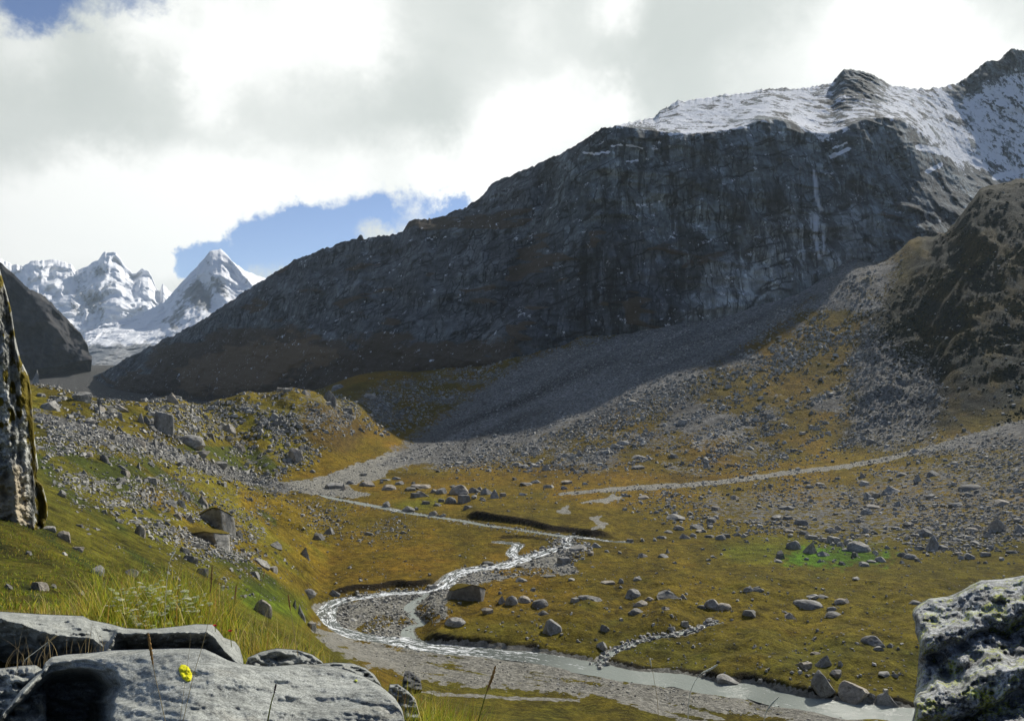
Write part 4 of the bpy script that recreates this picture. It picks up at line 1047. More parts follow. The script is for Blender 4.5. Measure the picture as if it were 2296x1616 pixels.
LEFTR = [(2062,1250),(2065,1350),(2048,1365),(2045,1377),(2052,1397),(2052,1416),(2062,1441),(2060,1465),(2055,1538),(2048,1575),(2052,1587),(2045,1616),(2040,1850)]
TOPR = [(2038,1385),(2045,1372),(2050,1362),(2065,1350),(2082,1341),(2126,1336),(2155,1324),(2175,1311),(2199,1300),(2248,1297),(2294,1289),(2420,1282),(2520,1300)]
M_LICHROCK = mat_schist("lichen covered rock", (0.34, 0.35, 0.35), (0.10, 0.105, 0.105), lichen=((0.40, 0.44, 0.05), 0.545), scale=1.0, bumps=1.5, sheen=0.3)
def depth_right(px, py):
    q = py + 0.46 * (px - 2050) + 34 * fbm(px / 60, py / 60, octaves=3, seed=231)
    base = np.interp(q, [1290, 1350, 1455, 1485, 1505, 1545, 1590, 1640, 1665, 1720, 1790, 1850, 2050], [4.45, 4.15, 3.60, 3.56, 3.66, 3.45, 3.05, 3.02, 3.16, 2.95, 2.55, 2.5, 2.2])
    notch = np.exp(-((px - 2100) / 26) ** 2) * smooth(py, 1440, 1480) * (1 - smooth(py, 1545, 1585))
    return base + 0.10 * notch + 0.0008 * np.maximum(px - 2100, 0)
right_rock, _ = relief_rock('lichen_rock', 2038, 2520, 230, 200, TOPR, lambda u: 0 * u + 1850.0, depth_right, left=LEFTR, rnd=(22, 0.22), thick=0.9, mat=M_LICHROCK,
                            rough=lambda px, py: 0.09 * fbm(px / 60, py / 40, octaves=4, seed=233) + 0.035 * ridged(px / 26, py / 20, octaves=4, seed=235) + 0.03 * fbm(px / 7, py / 6, octaves=3, seed=237))
tag(right_rock, "big craggy rock crusted with grey and yellow-green lichen at the near right corner", "rock")

RIGHTO = [(0,606),(14,652),(26,698),(34,756),(46,806),(64,841),(71,880),(76,963),(81,1012),(86,1048),(78,1072),(95,1087),(103,1115),(107,1135),(107,1155),(100,1180),(86,1190),(84,1215)]
TOPO = [(-320,480),(-120,540),(0,604),(14,652),(26,698),(34,756),(46,806),(64,841),(71,880),(76,960),(95,1085),(103,1113),(110,1140)]
M_OUT = mat_schist("outcrop gneiss", (0.46, 0.46, 0.41), (0.17, 0.17, 0.15), scale=0.035, bumps=8.0, moss=((0.075, 0.065, 0.010), (0.20, 0.150, 0.014)), sheen=0.15)
def depth_out(px, py):
    q = px - (py - 600) * 0.085
    w = 7 * fbm(px / 12, py / 60, octaves=3, seed=241)
    rib = np.interp(q + w, [-400, -60, -30, -10, 0, 8, 22, 34, 42, 60, 75], [39, 42.4, 43.2, 42.9, 43.5, 44.0, 43.7, 44.3, 45.0, 44.9, 46.3])
    low = smooth(py, 1010, 1060) * np.exp(-((px - 42) / 22) ** 2)
    return rib - 0.8 * low + 0.012 * (1000 - py) * 0.3
def at_out(px, py):
    q = px - (py - 600) * 0.085
    mo = 0.25 + 0.55 * smooth(fbm(px / 14, py / 30, octaves=3, seed=243), -.2, .4) - 0.6 * smooth(poly_sd(px, py, [(-300,950),(10,960),(40,940),(75,1030),(75,1180),(-300,1180)]), -10, 10)
    mo = np.maximum(mo, 0.75 * smooth(poly_sd(px, py, [(40,820),(70,860),(84,1040),(107,1110),(107,1170),(88,1170),(76,1080),(60,960)]) + 5 * vnoise(px / 7, py / 16), -6, 6))
    tn = 0.75 * smooth(poly_sd(px, py, [(-30,1090),(20,1060),(38,1040),(50,1040),(62,1110),(70,1180),(10,1170),(-60,1150)]) + 6 * vnoise(px / 6, py / 25, seed=3), -8, 12)
    return {'moss': mo, 'tan': tn}
outcrop, _ = relief_rock('rock_outcrop', -320, 110, 200, 330, TOPO, lambda u: 0 * u + 1232.0, depth_out, right=RIGHTO, rnd=(9, 0.7), thick=7.0, mat=M_OUT, attrs_fn=at_out,
                         rough=lambda px, py: 0.22 * ridged(px / 22 - py / 90, py / 60, octaves=3, seed=245) + 0.50 * fbm(px / 14, py / 15, octaves=5, seed=247) + 0.30 * ridged(px / 22 + py / 14, py / 16, octaves=3, seed=249))
tag(outcrop, "tall mossy grey rock outcrop rising from the green hillside", "rock outcrop")

# ------------------------------------------------------------------ boulders
def icosphere(sub):
    t = (1 + 5 ** .5) / 2
    v = [(-1,t,0),(1,t,0),(-1,-t,0),(1,-t,0),(0,-1,t),(0,1,t),(0,-1,-t),(0,1,-t),(t,0,-1),(t,0,1),(-t,0,-1),(-t,0,1)]
    f = [(0,11,5),(0,5,1),(0,1,7),(0,7,10),(0,10,11),(1,5,9),(5,11,4),(11,10,2),(10,7,6),(7,1,8),(3,9,4),(3,4,2),(3,2,6),(3,6,8),(3,8,9),(4,9,5),(2,4,11),(6,2,10),(8,6,7),(9,8,1)]
    v = [np.array(p) / np.linalg.norm(p) for p in v]
    for _ in range(sub):
        cache = {}; nf = []
        def mid(a, b):
            kk = (min(a, b), max(a, b))
            if kk not in cache:
                p = v[a] + v[b]; v.append(p / np.linalg.norm(p)); cache[kk] = len(v) - 1
            return cache[kk]
        for a, b, c in f:
            ab, bc, ca = mid(a, b), mid(b, c), mid(c, a)
            nf += [(a, ab, ca), (b, bc, ab), (c, ca, bc), (ab, bc, ca)]
        f = nf
    return np.array(v), np.array(f)
ICO3 = icosphere(3)
def rock_shape(kind, seed):
    r = np.random.default_rng(seed)
    v = ICO3[0].copy()
    rr_ = np.hypot(v[:, 0], v[:, 1]); lowr = v[:, 2] < 0          # the buried half keeps the girth
    v[lowr, :2] *= (1.06 / np.maximum(rr_, .30))[lowr, None]
    v[lowr, 2] *= 1.25
    cuts = {'a': 15, 'r': 9, 's': 12, 'p': 12, 't': 8}[kind]
    lo, hi = {'a': (.42, .80), 'r': (.74, .93), 's': (.45, .8), 'p': (.36, .75), 't': (.7, .95)}[kind]
    for _ in range(cuts):
        n = r.normal(size=3); n /= np.linalg.norm(n)
        d = r.uniform(lo, hi)
        s = v @ n
        v = v - np.clip(s - d, 0, None)[:, None] * n * 0.94
    if kind == 't':                       # overhanging front, long grassy back
        v = v * np.array([1.0, 1.0, 0.9])
        for n, d in (((-.1, -1, -.12), .30), ((.15, .35, 1), .34), ((-.5, -.1, 1), .40), ((.9, -.5, .1), .72), ((-.9, -.45, .2), .74)):
            n = np.array(n) / np.linalg.norm(n)
            v = v - np.clip(v @ n - d, 0, None)[:, None] * n * 0.96
        v[:, :2] *= (1.0 - 0.10 * np.clip(v[:, 2:3], -1, 1))
    v += 0.035 * np.stack([fbm(v[:, 0] * 3 + 9 * i, v[:, 1] * 3, v[:, 2] * 3, octaves=3, seed=seed + i) for i in range(3)], -1) * (1.6 if kind == 'r' else 1.0)
    if kind == 'p':
        h = (v[:, 2] - v[:, 2].min()) / np.ptp(v[:, 2])
        v[:, :2] *= (1.15 - 0.85 * h ** 1.2)[:, None]
        v[:, 0] += 0.25 * h
    v -= (v.max(0) + v.min(0)) / 2
    v /= np.ptp(v, axis=0)
    v[:, 2] += 0.5
    return v
def mat_boulder():
    m, k, b = new_mat("boulder stone")
    tc = k.add('ShaderNodeTexCoord').outputs['Object']
    oi = k.add('ShaderNodeObjectInfo')
    off = k.vmath('ADD', tc, k.vmath('SCALE', oi.outputs['Location'], scale=0.37))
    n1_ = k.noise(off, 2.6, 6, 0.65); n2_ = k.noise(off, 11, 5, 0.7)
    c = k.mix(k.ramp(n1_, 0.3, 0.7), (0.190, 0.184, 0.166), (0.370, 0.358, 0.322))
    c = k.vmath('SCALE', c, scale=k.math('MULTIPLY', k.ramp(n2_, 0.25, 0.75, 0.66, 1.28), k.ramp(oi.outputs['Random'], 0, 1, 0.62, 1.30, smooth=False)))
    c = k.mix(k.ramp(k.noise(off, 4.2, 5, 0.7), 0.54, 0.64, 0, 0.7), c, (0.085, 0.076, 0.052))
    c = k.mix(k.ramp(k.noise(off, 6.0, 4, 0.7), 0.60, 0.68, 0, 0.6), c, (0.19, 0.14, 0.08))
    c = k.mix(k.math('MULTIPLY', k.ramp(oi.outputs['Random'], 0.70, 0.85), 0.5), c, k.vmath('MULTIPLY', c, (0.80, 0.66, 0.50)))
    k.put(b.inputs['Base Color'], c)
    b.inputs['Roughness'].default_value = 0.85
    b.inputs['Specular IOR Level'].default_value = 0.25
    bump(k, b, k.math('ADD', k.math('MULTIPLY', n1_, 0.5), k.math('MULTIPLY', n2_, 0.25)), 0.55, 0.5)
    return m
M_BOULDER = mat_boulder()
def mat_turf():
    m, k, b = new_mat("turf cap")
    P = k.add('ShaderNodeNewGeometry').outputs['Position']
    k.put(b.inputs['Base Color'], k.vmath('SCALE', k.mix(k.noise(P, 0.5, 5, 0.6), (0.13, 0.085, 0.010), (0.10, 0.088, 0.010)), scale=k.ramp(k.noise(P, 3, 5, 0.7), .25, .75, .65, 1.3)))
    b.inputs['Roughness'].default_value = 0.95
    b.inputs['Specular IOR Level'].default_value = 0.1
    bump(k, b, k.noise(P, 5, 5, 0.7), 0.6, 0.3)
    return m
M_TURF = mat_turf()
SHAPES = {}
for kd, n_ in (('a', 9), ('r', 7), ('s', 6), ('p', 5), ('t', 3)):
    SHAPES[kd] = []
    for i in range(n_):
        v = rock_shape(kd, 300 + i * 7 + ord(kd) * 101)
        o = build_mesh('boulder', v, ICO3[1], M_BOULDER, smooth_shade=False)
        SHAPES[kd].append((o.data, v))
        bpy.data.objects.remove(o)
ORG = {1: (0, 841), 2: (560.5, 841), 3: (1121, 841), 4: (1735, 841), 5: (0, 1221), 6: (560.5, 1221), 7: (1121, 1221), 8: (1735, 1221)}
Q = 0.2442
# sheet, x, base y, width, height, form, label
B = [
 (1, 730, 245, 150, 95, 'a', "blocky dark-fronted boulder on the skyline of the mossy hillside crest"),
 (1, 905, 290, 70, 80, 'p', "leaning pale boulder just below the hillside crest"),
 (1, 1570, 262, 130, 95, 'p', "pointed boulder standing up on the moraine crest against the dark slope"),
 (1, 1090, 325, 130, 65, 'a', "dark wedge boulder with a bright right edge on the moraine top"),
 (1, 1385, 368, 95, 42, 's', "flat pale slab near the moraine crest"),
 (1, 1450, 530, 190, 185, 'a', "largest dark square-faced boulder on the moraine, thin bright right edge"),
 (1, 1340, 450, 70, 80, 'a', "upright grey boulder touching the left of the largest moraine boulder"),
 (1, 905, 345, 90, 60, 'r', "rounded dark boulder under the leaning pale one"),
 (1, 430, 325, 160, 95, 'a', "dark overhanging boulder beside the top of the mossy outcrop"),
 (1, 320, 95, 70, 120, 'p', "tall pale-edged boulder standing against the outcrop's top"),
 (1, 1780, 415, 110, 60, 'a', "grey angular boulder high on the moraine, right of the dark square-faced one"),
 (1, 1720, 650, 230, 115, 'r', "big rounded grey boulder with a shadowed left half on the moraine foot"),
 (1, 1260, 635, 100, 60, 'a', "low dark boulder at the head of the rubble band"),
 (1, 1410, 665, 80, 85, 'p', "dark pyramid boulder above the pale rubble band"),
 (1, 1830, 735, 150, 55, 's', "long low dark slab on the rubble under the big rounded boulder"),
 (1, 1940, 585, 70, 65, 'a', "pale upright boulder among brown grass high on the moraine face"),
 (1, 2080, 525, 120, 95, 'a', "dark angular boulder group on the brown moraine face"),
 (1, 2010, 840, 110, 60, 'a', "jumbled pale block at the lower end of the rubble band"),
 (1, 955, 805, 85, 85, 'r', "round grey boulder alone in the middle of the green slope"),
 (1, 1110, 862, 95, 55, 'a', "pale-topped block above the green hollow on the hillside"),
 (1, 1130, 915, 85, 55, 's', "dark block with a bright right end on the green slope"),
 (1, 1255, 855, 62, 55, 'p', None), (1, 785, 925, 50, 62, 'a', None), (1, 800, 735, 80, 42, 's', None),
 (1, 1380, 990, 95, 62, 'a', "pale chipped boulder in the middle of the rubbly hillside"),
 (1, 1370, 825, 75, 40, 'a', None), (1, 1385, 1070, 55, 50, 'a', None), (1, 880, 1000, 60, 40, 's', None), (1, 1090, 975, 80, 40, 's', None),
 (1, 545, 1112, 90, 62, 's', "flat whitish rock on the green slope right of the outcrop"),
 (1, 500, 1000, 60, 30, 's', None), (1, 430, 1420, 110, 50, 's', None), (1, 570, 1510, 110, 90, 's', None),
 (1, 1265, 1475, 95, 110, 'r', "egg-shaped standing boulder on the olive slope, dark left side"),
 (1, 1690, 1115, 95, 65, 'a', "grey boulder at the top of the cluster above the turf-topped crag"),
 (1, 1560, 1195, 100, 65, 's', "weathered low boulder in rubble left of the turf-topped crag"),
 (1, 1670, 1225, 70, 90, 'a', None),
 (1, 1840, 1200, 110, 100, 'p', "pale peaked block perched on top of the turf-topped crag"),
 (1, 1950, 1400, 320, 215, 'T', "broad dark crag with a turf top and shadowed face on the hillside"),
 (1, 1850, 1522, 420, 160, 'T', "lower turf-topped crag with a bright right flank"),
 (1, 2180, 1490, 90, 75, 'a', "dark-fronted boulder right of the lower turf-topped crag"),
 (1, 1450, 1395, 90, 55, 'a', None), (1, 1740, 1355, 70, 75, 'p', None), (1, 1225, 1272, 55, 55, 'a', None), (1, 880, 1425, 60, 32, 's', None), (1, 2110, 1270, 50, 40, 'a', None), (1, 1530, 1380, 70, 50, 'a', None),
 (1, 1610, 1310, 80, 60, 'a', None), (1, 1330, 1340, 40, 50, 'a', None), (1, 2200, 700, 80, 60, 'a', None), (1, 1800, 810, 50, 50, 'r', None), (1, 1480, 650, 70, 50, 'a', None), (1, 820, 450, 80, 50, 'a', None),
 (1, 1100, 520, 60, 60, 'a', None), (1, 1280, 440, 70, 80, 'p', None), (1, 1080, 400, 60, 60, 'a', None), (1, 1930, 330, 90, 50, 'a', None),
 (2, 400, 805, 150, 115, 'a', "big dark overhanging boulder low on the moraine above the flat"),
 (2, 260, 475, 65, 75, 'p', "pale pointed boulder midway down the brown moraine face"),
 (2, 215, 415, 80, 60, 'a', None), (2, 130, 450, 70, 50, 'a', None), (2, 710, 250, 120, 110, 'a', "large block at the end of the moraine crest"),
 (2, 800, 140, 110, 60, 'r', "dark rounded boulder beyond the end of the moraine crest"),
 (2, 1090, 220, 140, 62, 'r', "dark low boulder on the shaded slope behind the moraine"),
 (2, 890, 345, 100, 55, 'a', "sunlit pale block pile at the moraine's far end"),
 (2, 330, 165, 70, 45, 'a', None), (2, 505, 185, 80, 55, 'a', None), (2, 270, 155, 60, 40, 'a', None),
 (2, 565, 895, 55, 32, 'a', "small sunlit boulder alone on the yellow grass by the gravel delta"),
 (2, 770, 1045, 175, 70, 's', "long brown boulder lying in the pale gravel delta"),
 (2, 850, 1060, 65, 60, 'p', "light wedge leaning on the long brown boulder in the gravel"),
 (2, 1075, 1028, 160, 62, 'r', "dark domed boulder at the right edge of the gravel delta"),
 (2, 920, 1002, 80, 38, 'r', None), (2, 1040, 928, 55, 32, 'a', "small dark stone out on the bare gravel delta"),
 (2, 1265, 1062, 150, 60, 's', "flat mottled boulder right of the dark domed one"),
 (2, 1340, 962, 80, 32, 's', None), (2, 1370, 1008, 90, 40, 'a', None), (2, 1240, 972, 100, 22, 's', None), (2, 1210, 1000, 60, 25, 's', None),
 (2, 1560, 1048, 180, 52, 's', "long dark boulder left of the central boulder heap"),
 (2, 1500, 1005, 60, 28, 's', None), (2, 1465, 1065, 100, 45, 's', None),
 (2, 1920, 1112, 190, 108, 'r', "largest pale boulder in the central heap on the flat"),
 (2, 1580, 1125, 150, 65, 'a', "dark boulder at the left end of the central heap"),
 (2, 1840, 1185, 100, 70, 'r', "round grey boulder in front of the largest pale one"),
 (2, 1970, 1185, 115, 85, 'a', "square dark boulder at the front of the central heap"),
 (2, 2000, 1232, 90, 42, 's', "low boulder lying just below the central heap"),
 (2, 2055, 1085, 110, 55, 's', None), (2, 2170, 1105, 115, 72, 'a', "angular boulder at the right end of the central heap"),
 (2, 1750, 1095, 110, 65, 'a', None), (2, 1690, 1085, 70, 42, 'a', None), (2, 1515, 1132, 85, 52, 'a', None), (2, 1860, 1040, 60, 26, 'a', None), (2, 1610, 1190, 80, 40, 'a', None), (2, 1720, 1205, 70, 35, 'a', None),
 (2, 2130, 1150, 60, 35, 'a', None), (2, 2100, 1060, 60, 40, 'a', None), (2, 1760, 1165, 60, 35, 'a', None), (2, 2060, 1140, 60, 40, 'a', None),
 (2, 2265, 1145, 95, 85, 'p', "dark wedge boulder alone on the mound right of the central heap"),
 (2, 1250, 1215, 75, 55, 'a', "dark upright boulder by the thin stream, first from the delta"),
 (2, 1450, 1262, 120, 52, 's', "dark slab on the bank of the sparkling thin stream"),
 (2, 1680, 1295, 80, 45, 'r', None), (2, 1530, 1245, 60, 28, 'a', None), (2, 1770, 1300, 70, 30, 'a', None),
 (2, 630, 1520, 105, 75, 'a', "pale square block on the meadow beside a peaked boulder"),
 (2, 715, 1472, 175, 75, 'p', "peaked grey boulder on the meadow slope left of the river bend"),
 (2, 225, 1592, 110, 55, 's', "white-faced slab low on the left meadow"),
 (2, 595, 1300, 50, 32, 'a', None), (2, 700, 1275, 60, 22, 's', None), (2, 40, 1545, 50, 40, 'a', None), (2, 1100, 1470, 80, 35, 'a', None), (2, 2040, 812, 80, 55, 'p', "pointed boulder where the shaded scree meets the orange flat"),
 (3, 415, 885, 100, 65, 'p', "pale peaked boulder at the foot of the scree above the orange flat"),
 (3, 215, 850, 90, 35, 's', None), (3, 720, 745, 60, 52, 'p', "small peaked boulder midway up the sunlit scree toe"),
 (3, 1280, 775, 130, 45, 'a', "grey block row on the brown rib of the scree"),
 (3, 1135, 645, 120, 42, 'r', "dark low boulder on the sunlit scree"),
 (3, 1675, 465, 90, 62, 'a', "squarish boulder high on the sunlit scree"),
 (3, 1170, 575, 65, 45, 'p', None), (3, 1265, 862, 120, 45, 's', "pale flat block at the lower edge of the scree"), (3, 795, 900, 60, 42, 'p', None), (3, 675, 882, 60, 40, 'a', None), (3, 920, 830, 50, 35, 'p', None),
 (3, 1600, 765, 80, 45, 'a', None), (3, 1215, 262, 90, 30, 's', "pale slab on the boundary of shade on the scree"), (3, 2105, 120, 70, 35, 's', None), (3, 1790, 165, 60, 25, 's', None), (3, 1570, 320, 60, 22, 's', None), (3, 1310, 395, 50, 35, 'a', None),
 (3, 240, 1018, 130, 40, 's', "flat pale slab on orange grass beside a dark block"),
 (3, 320, 998, 110, 45, 'a', "dark block behind the flat pale slab on orange grass"),
 (3, 450, 1038, 100, 38, 's', "long brown boulder above the left tip of the gravel streak"),
 (3, 610, 1003, 95, 42, 'a', "dark cube-like boulder on orange grass above the gravel streak"),
 (3, 600, 1052, 75, 40, 'a', "dark boulder sitting on the edge of the gravel streak"),
 (3, 780, 1010, 60, 20, 's', None), (3, 210, 1108, 75, 32, 's', None), (3, 30, 1118, 60, 40, 'a', None), (3, 135, 970, 60, 30, 'a', None),
 (3, 1620, 1336, 165, 58, 's', "broad flat-topped boulder in the middle of the ochre meadow"),
 (3, 1610, 1280, 60, 30, 'a', None), (3, 1955, 1360, 115, 55, 'a', "dark trapezoid boulder on the ochre meadow below the rocky fan"),
 (3, 1645, 1430, 100, 55, 'r', "rounded grey boulder below the broad flat-topped one"),
 (3, 1815, 1418, 120, 52, 's', "low pair of grey blocks right of the rounded meadow boulder"),
 (3, 1935, 1410, 60, 35, 'a', None), (3, 1990, 1244, 90, 42, 'a', None), (3, 2165, 1142, 80, 45, 'a', None), (3, 1700, 1508, 105, 55, 'a', "pale two-part boulder on the meadow, left of the green patch"),
 (3, 1775, 1485, 60, 35, 'r', None), (3, 2035, 1515, 95, 55, 'r', "pale hump boulder at the upper left of the green patch"), (3, 2085, 1490, 80, 45, 'a', None), (3, 1930, 1495, 90, 32, 's', None), (3, 1850, 1445, 100, 25, 's', None),
 (3, 1545, 1452, 90, 28, 's', None), (3, 1200, 1532, 70, 32, 'a', None), (3, 1490, 1503, 90, 30, 's', None), (3, 1310, 1528, 60, 22, 'a', None), (3, 1420, 1528, 60, 22, 's', None), (3, 2180, 1435, 60, 32, 'a', None), (3, 2180, 1480, 90, 40, 'a', None), (3, 2105, 1355, 60, 28, 'a', None),
 (3, 1145, 1245, 60, 25, 's', None), (3, 1435, 1270, 70, 32, 'p', None), (3, 1525, 1275, 50, 32, 'a', None), (3, 1750, 1285, 70, 25, 's', None), (3, 1295, 1182, 50, 36, 'a', None), (3, 1150, 1120, 80, 40, 'a', None), (3, 1320, 1140, 120, 40, 'a', "largest of the stones piled below the gravel streak"), (3, 1540, 1155, 50, 30, 'p', None),
 (4, 1325, 715, 100, 45, 'p', "dark triangular boulder beside the gravel streak under the right hillside"),
 (4, 910, 625, 85, 45, 'a', "dark hollow boulder in the grey gully"),
 (4, 825, 948, 55, 55, 'a', "upright cube boulder on the upper rocky fan"),
 (4, 1345, 985, 90, 70, 'p', "tall peaked boulder on the upper rocky fan"),
 (4, 1185, 928, 110, 40, 's', None), (4, 845, 1015, 90, 48, 'r', "dark rounded boulder on the upper rocky fan"), (4, 430, 1012, 80, 30, 's', None), (4, 310, 1000, 70, 35, 'a', None), (4, 335, 1040, 80, 35, 'r', None),
 (4, 1135, 1090, 200, 78, 'p', "broad black-faced boulder in the middle of the rocky fan"),
 (4, 875, 1145, 80, 72, 'r', "split boulder on the rocky fan, darker half"), (4, 945, 1130, 80, 55, 'a', "bright half of the split boulder on the rocky fan"),
 (4, 910, 1225, 140, 48, 's', "flat pale slab above a domed boulder on the rocky fan"), (4, 870, 1285, 110, 65, 'r', "domed grey boulder below the flat pale slab on the fan"),
 (4, 1840, 1050, 200, 55, 'r', "long whale-back boulder on the far right of the fan"),
 (4, 1145, 1205, 80, 55, 'a', "white-sided block right of the domed fan boulder"), (4, 1120, 1245, 60, 32, 'a', None), (4, 1450, 1135, 80, 45, 'a', None), (4, 1480, 930, 110, 55, 's', None), (4, 1690, 1210, 120, 45, 's', None), (4, 2120, 1195, 160, 60, 's', None), (4, 2260, 1080, 80, 40, 's', None),
 (4, 2065, 1445, 135, 120, 'r', "tall domed boulder with streaked front, right part of the fan's foot"),
 (4, 265, 1385, 130, 65, 'r', "smooth domed boulder with a twin at the fan's foot above the yellow grass"), (4, 1240, 1398, 80, 52, 'a', "white angular boulder in the stony belt above the green patch"), (4, 850, 1450, 85, 55, 'a', "bright cube boulder in the stony belt"),
 (4, 150, 1240, 80, 42, 'r', None), (4, 100, 1235, 110, 40, 'a', None), (4, 30, 1335, 90, 50, 'a', None), (4, 140, 1330, 80, 38, 'a', None), (4, 2260, 1455, 90, 85, 'r', None), (4, 300, 1200, 50, 40, 'a', None), (4, 660, 1100, 70, 35, 'r', None), (4, 790, 1310, 50, 32, 'a', None),
 (4, 545, 1450, 110, 55, 'r', None), (4, 590, 1425, 70, 50, 'a', None), (4, 290, 1470, 90, 48, 'a', None), (4, 355, 1510, 110, 55, 'a', None), (4, 460, 1530, 90, 45, 'a', None), (4, 140, 1445, 90, 38, 's', None),
 (4, 555, 1555, 115, 72, 'a', "cluster-top block at the left of the lumpy grey boulder"), (4, 620, 1575, 70, 45, 'r', None), (4, 685, 1565, 90, 65, 'a', None),
 (4, 1840, 1445, 110, 50, 'r', None), (4, 1890, 1420, 70, 50, 'r', None), (4, 1975, 1495, 70, 52, 'a', None), (4, 1870, 1560, 110, 42, 's', None), (4, 1620, 1480, 60, 32, 'a', None), (4, 1700, 1525, 90, 32, 's', None), (4, 2150, 1510, 70, 40, 'a', None), (4, 1270, 1560, 90, 32, 's', None), (4, 860, 1485, 60, 28, 'a', None), (4, 1440, 1420, 80, 32, 's', None), (4, 1130, 1415, 80, 28, 's', None),
 (8, 195, 52, 130, 88, 'r', "smooth dark dome boulder left of the pointed one by the green patch"),
 (8, 350, 102, 160, 115, 'p', "sharp pointed grey boulder on the bright green patch"),
 (8, 470, 112, 105, 58, 'a', "sloping block leaning against the pointed boulder by the green patch"),
 (8, 800, 75, 225, 112, 'r', "lumpy grey boulder heap behind the bright green patch"),
 (8, 1400, -70, 120, 80, 'r', "pale rounded boulder behind the tall dark pyramid"),
 (8, 1475, 62, 150, 130, 'p', "tall dark pyramid boulder right of the green patch"),
 (8, 1570, 52, 110, 50, 's', None),
 (8, 65, 135, 80, 75, 'a', "stacked-looking block at the left end of the green patch"), (8, 42, 166, 85, 32, 's', None), (8, 635, 192, 62, 42, 'a', "small dark cube on the lower edge of the green patch"),
 (8, 840, 206, 110, 50, 's', "flat-topped boulder in front of the green patch"), (8, 992, 162, 98, 52, 'r', "grey dome boulder just right of the green patch"), (8, 425, 166, 62, 36, 'a', None), (8, 905, 165, 80, 32, 's', None),
 (8, 1195, 116, 90, 50, 'r', None), (8, 1270, 138, 110, 58, 'r', "left of two side-by-side grey boulders on the meadow's edge"), (8, 1320, 158, 70, 28, 's', None), (8, 1810, 138, 100, 62, 'a', "dark square boulder at the far right of the meadow"), (8, 1720, 138, 70, 30, 'a', None), (8, 1960, 108, 95, 48, 'a', None), (8, 1710, 95, 85, 32, 's', None), (8, 2000, 52, 62, 50, 'r', None), (8, 1352, 52, 85, 46, 'r', None), (8, 2200, 85, 90, 36, 's', None), (8, 2090, 148, 60, 30, 'a', None),
 (8, 1420, 112, 50, 36, 'a', None), (8, 1055, 40, 60, 36, 'a', None), (8, 660, 62, 66, 32, 'a', None), (8, 750, 112, 85, 22, 's', None), (8, 940, 88, 62, 24, 's', None),
 (8, 770, 326, 88, 32, 's', "single flat stone out on the smooth ochre meadow"),
 (8, 335, 592, 250, 82, 'r', "wide greenish boulder mound on the terrace meadow"), (8, 640, 546, 140, 46, 'r', "low domed rock above the small pair on the terrace"), (8, 545, 606, 85, 36, 'r', "small round rock right of the greenish boulder mound"), (8, 565, 657, 155, 36, 'r', "flat turfy rock hump below the small round rock"),
 (8, 182, 702, 125, 58, 'p', "light wedge-shaped rock alone on the terrace meadow"), (8, 1310, 552, 110, 42, 'r', "dark low rock half hidden by the lichen-crusted corner rock"), (8, 460, 490, 90, 24, 's', None), (8, 370, 490, 90, 20, 's', None),
 (8, 930, 942, 215, 105, 'r', "mossy domed boulder with a dark shaded face above the river bank"), (8, 975, 978, 105, 42, 's', "pale broken block below the mossy riverside dome"), (8, 1080, 938, 72, 26, 's', None),
 (8, 285, 1135, 135, 75, 'a', "dark slab tilted on the steep river bank, left of a pair"), (8, 470, 1135, 150, 118, 'a', "angular boulder with a bright cleft on the steep river bank"), (8, 400, 1010, 100, 32, 's', None), (8, 590, 1230, 110, 72, 'a', "shadowed boulder with a lit ledge on the river bank"),
 (8, 470, 1405, 215, 180, 'a', "biggest rough boulder at the water's edge"), (8, 760, 1455, 255, 130, 's', "dark streaked cliff-like block beside the water"), (8, 1080, 1522, 235, 122, 'p', "pale pyramid boulder standing in the river's edge"),
 (8, 620, 1122, 45, 50, 'a', None), (8, 1025, 1215, 110, 40, 's', None), (8, 1025, 1355, 70, 26, 's', None), (8, 910, 1410, 60, 40, 'a', None), (8, 205, 980, 40, 45, 'a', None), (8, 300, 1210, 40, 50, 'a', None),
 (7, 595, 188, 120, 72, 'a', "black square boulder on the gravel bar"), (7, 1315, 118, 82, 45, 'a', "dark cube on open meadow east of the gravel bar"), (7, 1505, 124, 90, 42, 's', "low grey boulder with a small pointed neighbour on the meadow"), (7, 1547, 82, 50, 48, 'p', "small pointed stone behind the low grey meadow boulder"),
 (7, 1105, 88, 45, 26, 'a', None), (7, 980, 75, 50, 28, 'a', None), (7, 840, 105, 62, 45, 'a', None), (7, 720, 60, 180, 60, 'a', "dark jumbled block by the head of the gravel bar"), (7, 900, 30, 90, 50, 'a', None), (7, 200, 205, 120, 30, 's', None), (7, 300, 200, 70, 24, 's', None), (7, 195, 345, 100, 42, 's', None), (7, 455, 300, 110, 26, 's', None),
 (7, 980, 362, 140, 38, 's', "half-buried pale slab on the ochre meadow"), (7, 1118, 358, 48, 46, 'r', "small pale stone right of the half-buried slab"), (7, 660, 332, 75, 28, 's', None), (7, 1262, 332, 90, 34, 's', None), (7, 305, 432, 70, 28, 's', None), (7, 1910, 155, 50, 32, 'a', None), (7, 1955, 125, 55, 28, 'a', None),
 (7, 20, 560, 90, 70, 'p', "steep left-hand stone of the trio on the terrace brow"), (7, 110, 552, 110, 85, 'r', "middle stone of the trio on the terrace brow"), (7, 215, 540, 135, 72, 'r', "right-hand smooth dome of the trio on the terrace brow"), (7, 372, 576, 145, 72, 'r', "solitary ribbed boulder right of the trio on the terrace brow"), (7, 392, 652, 125, 52, 'p', "low peaked boulder below the ribbed one"),
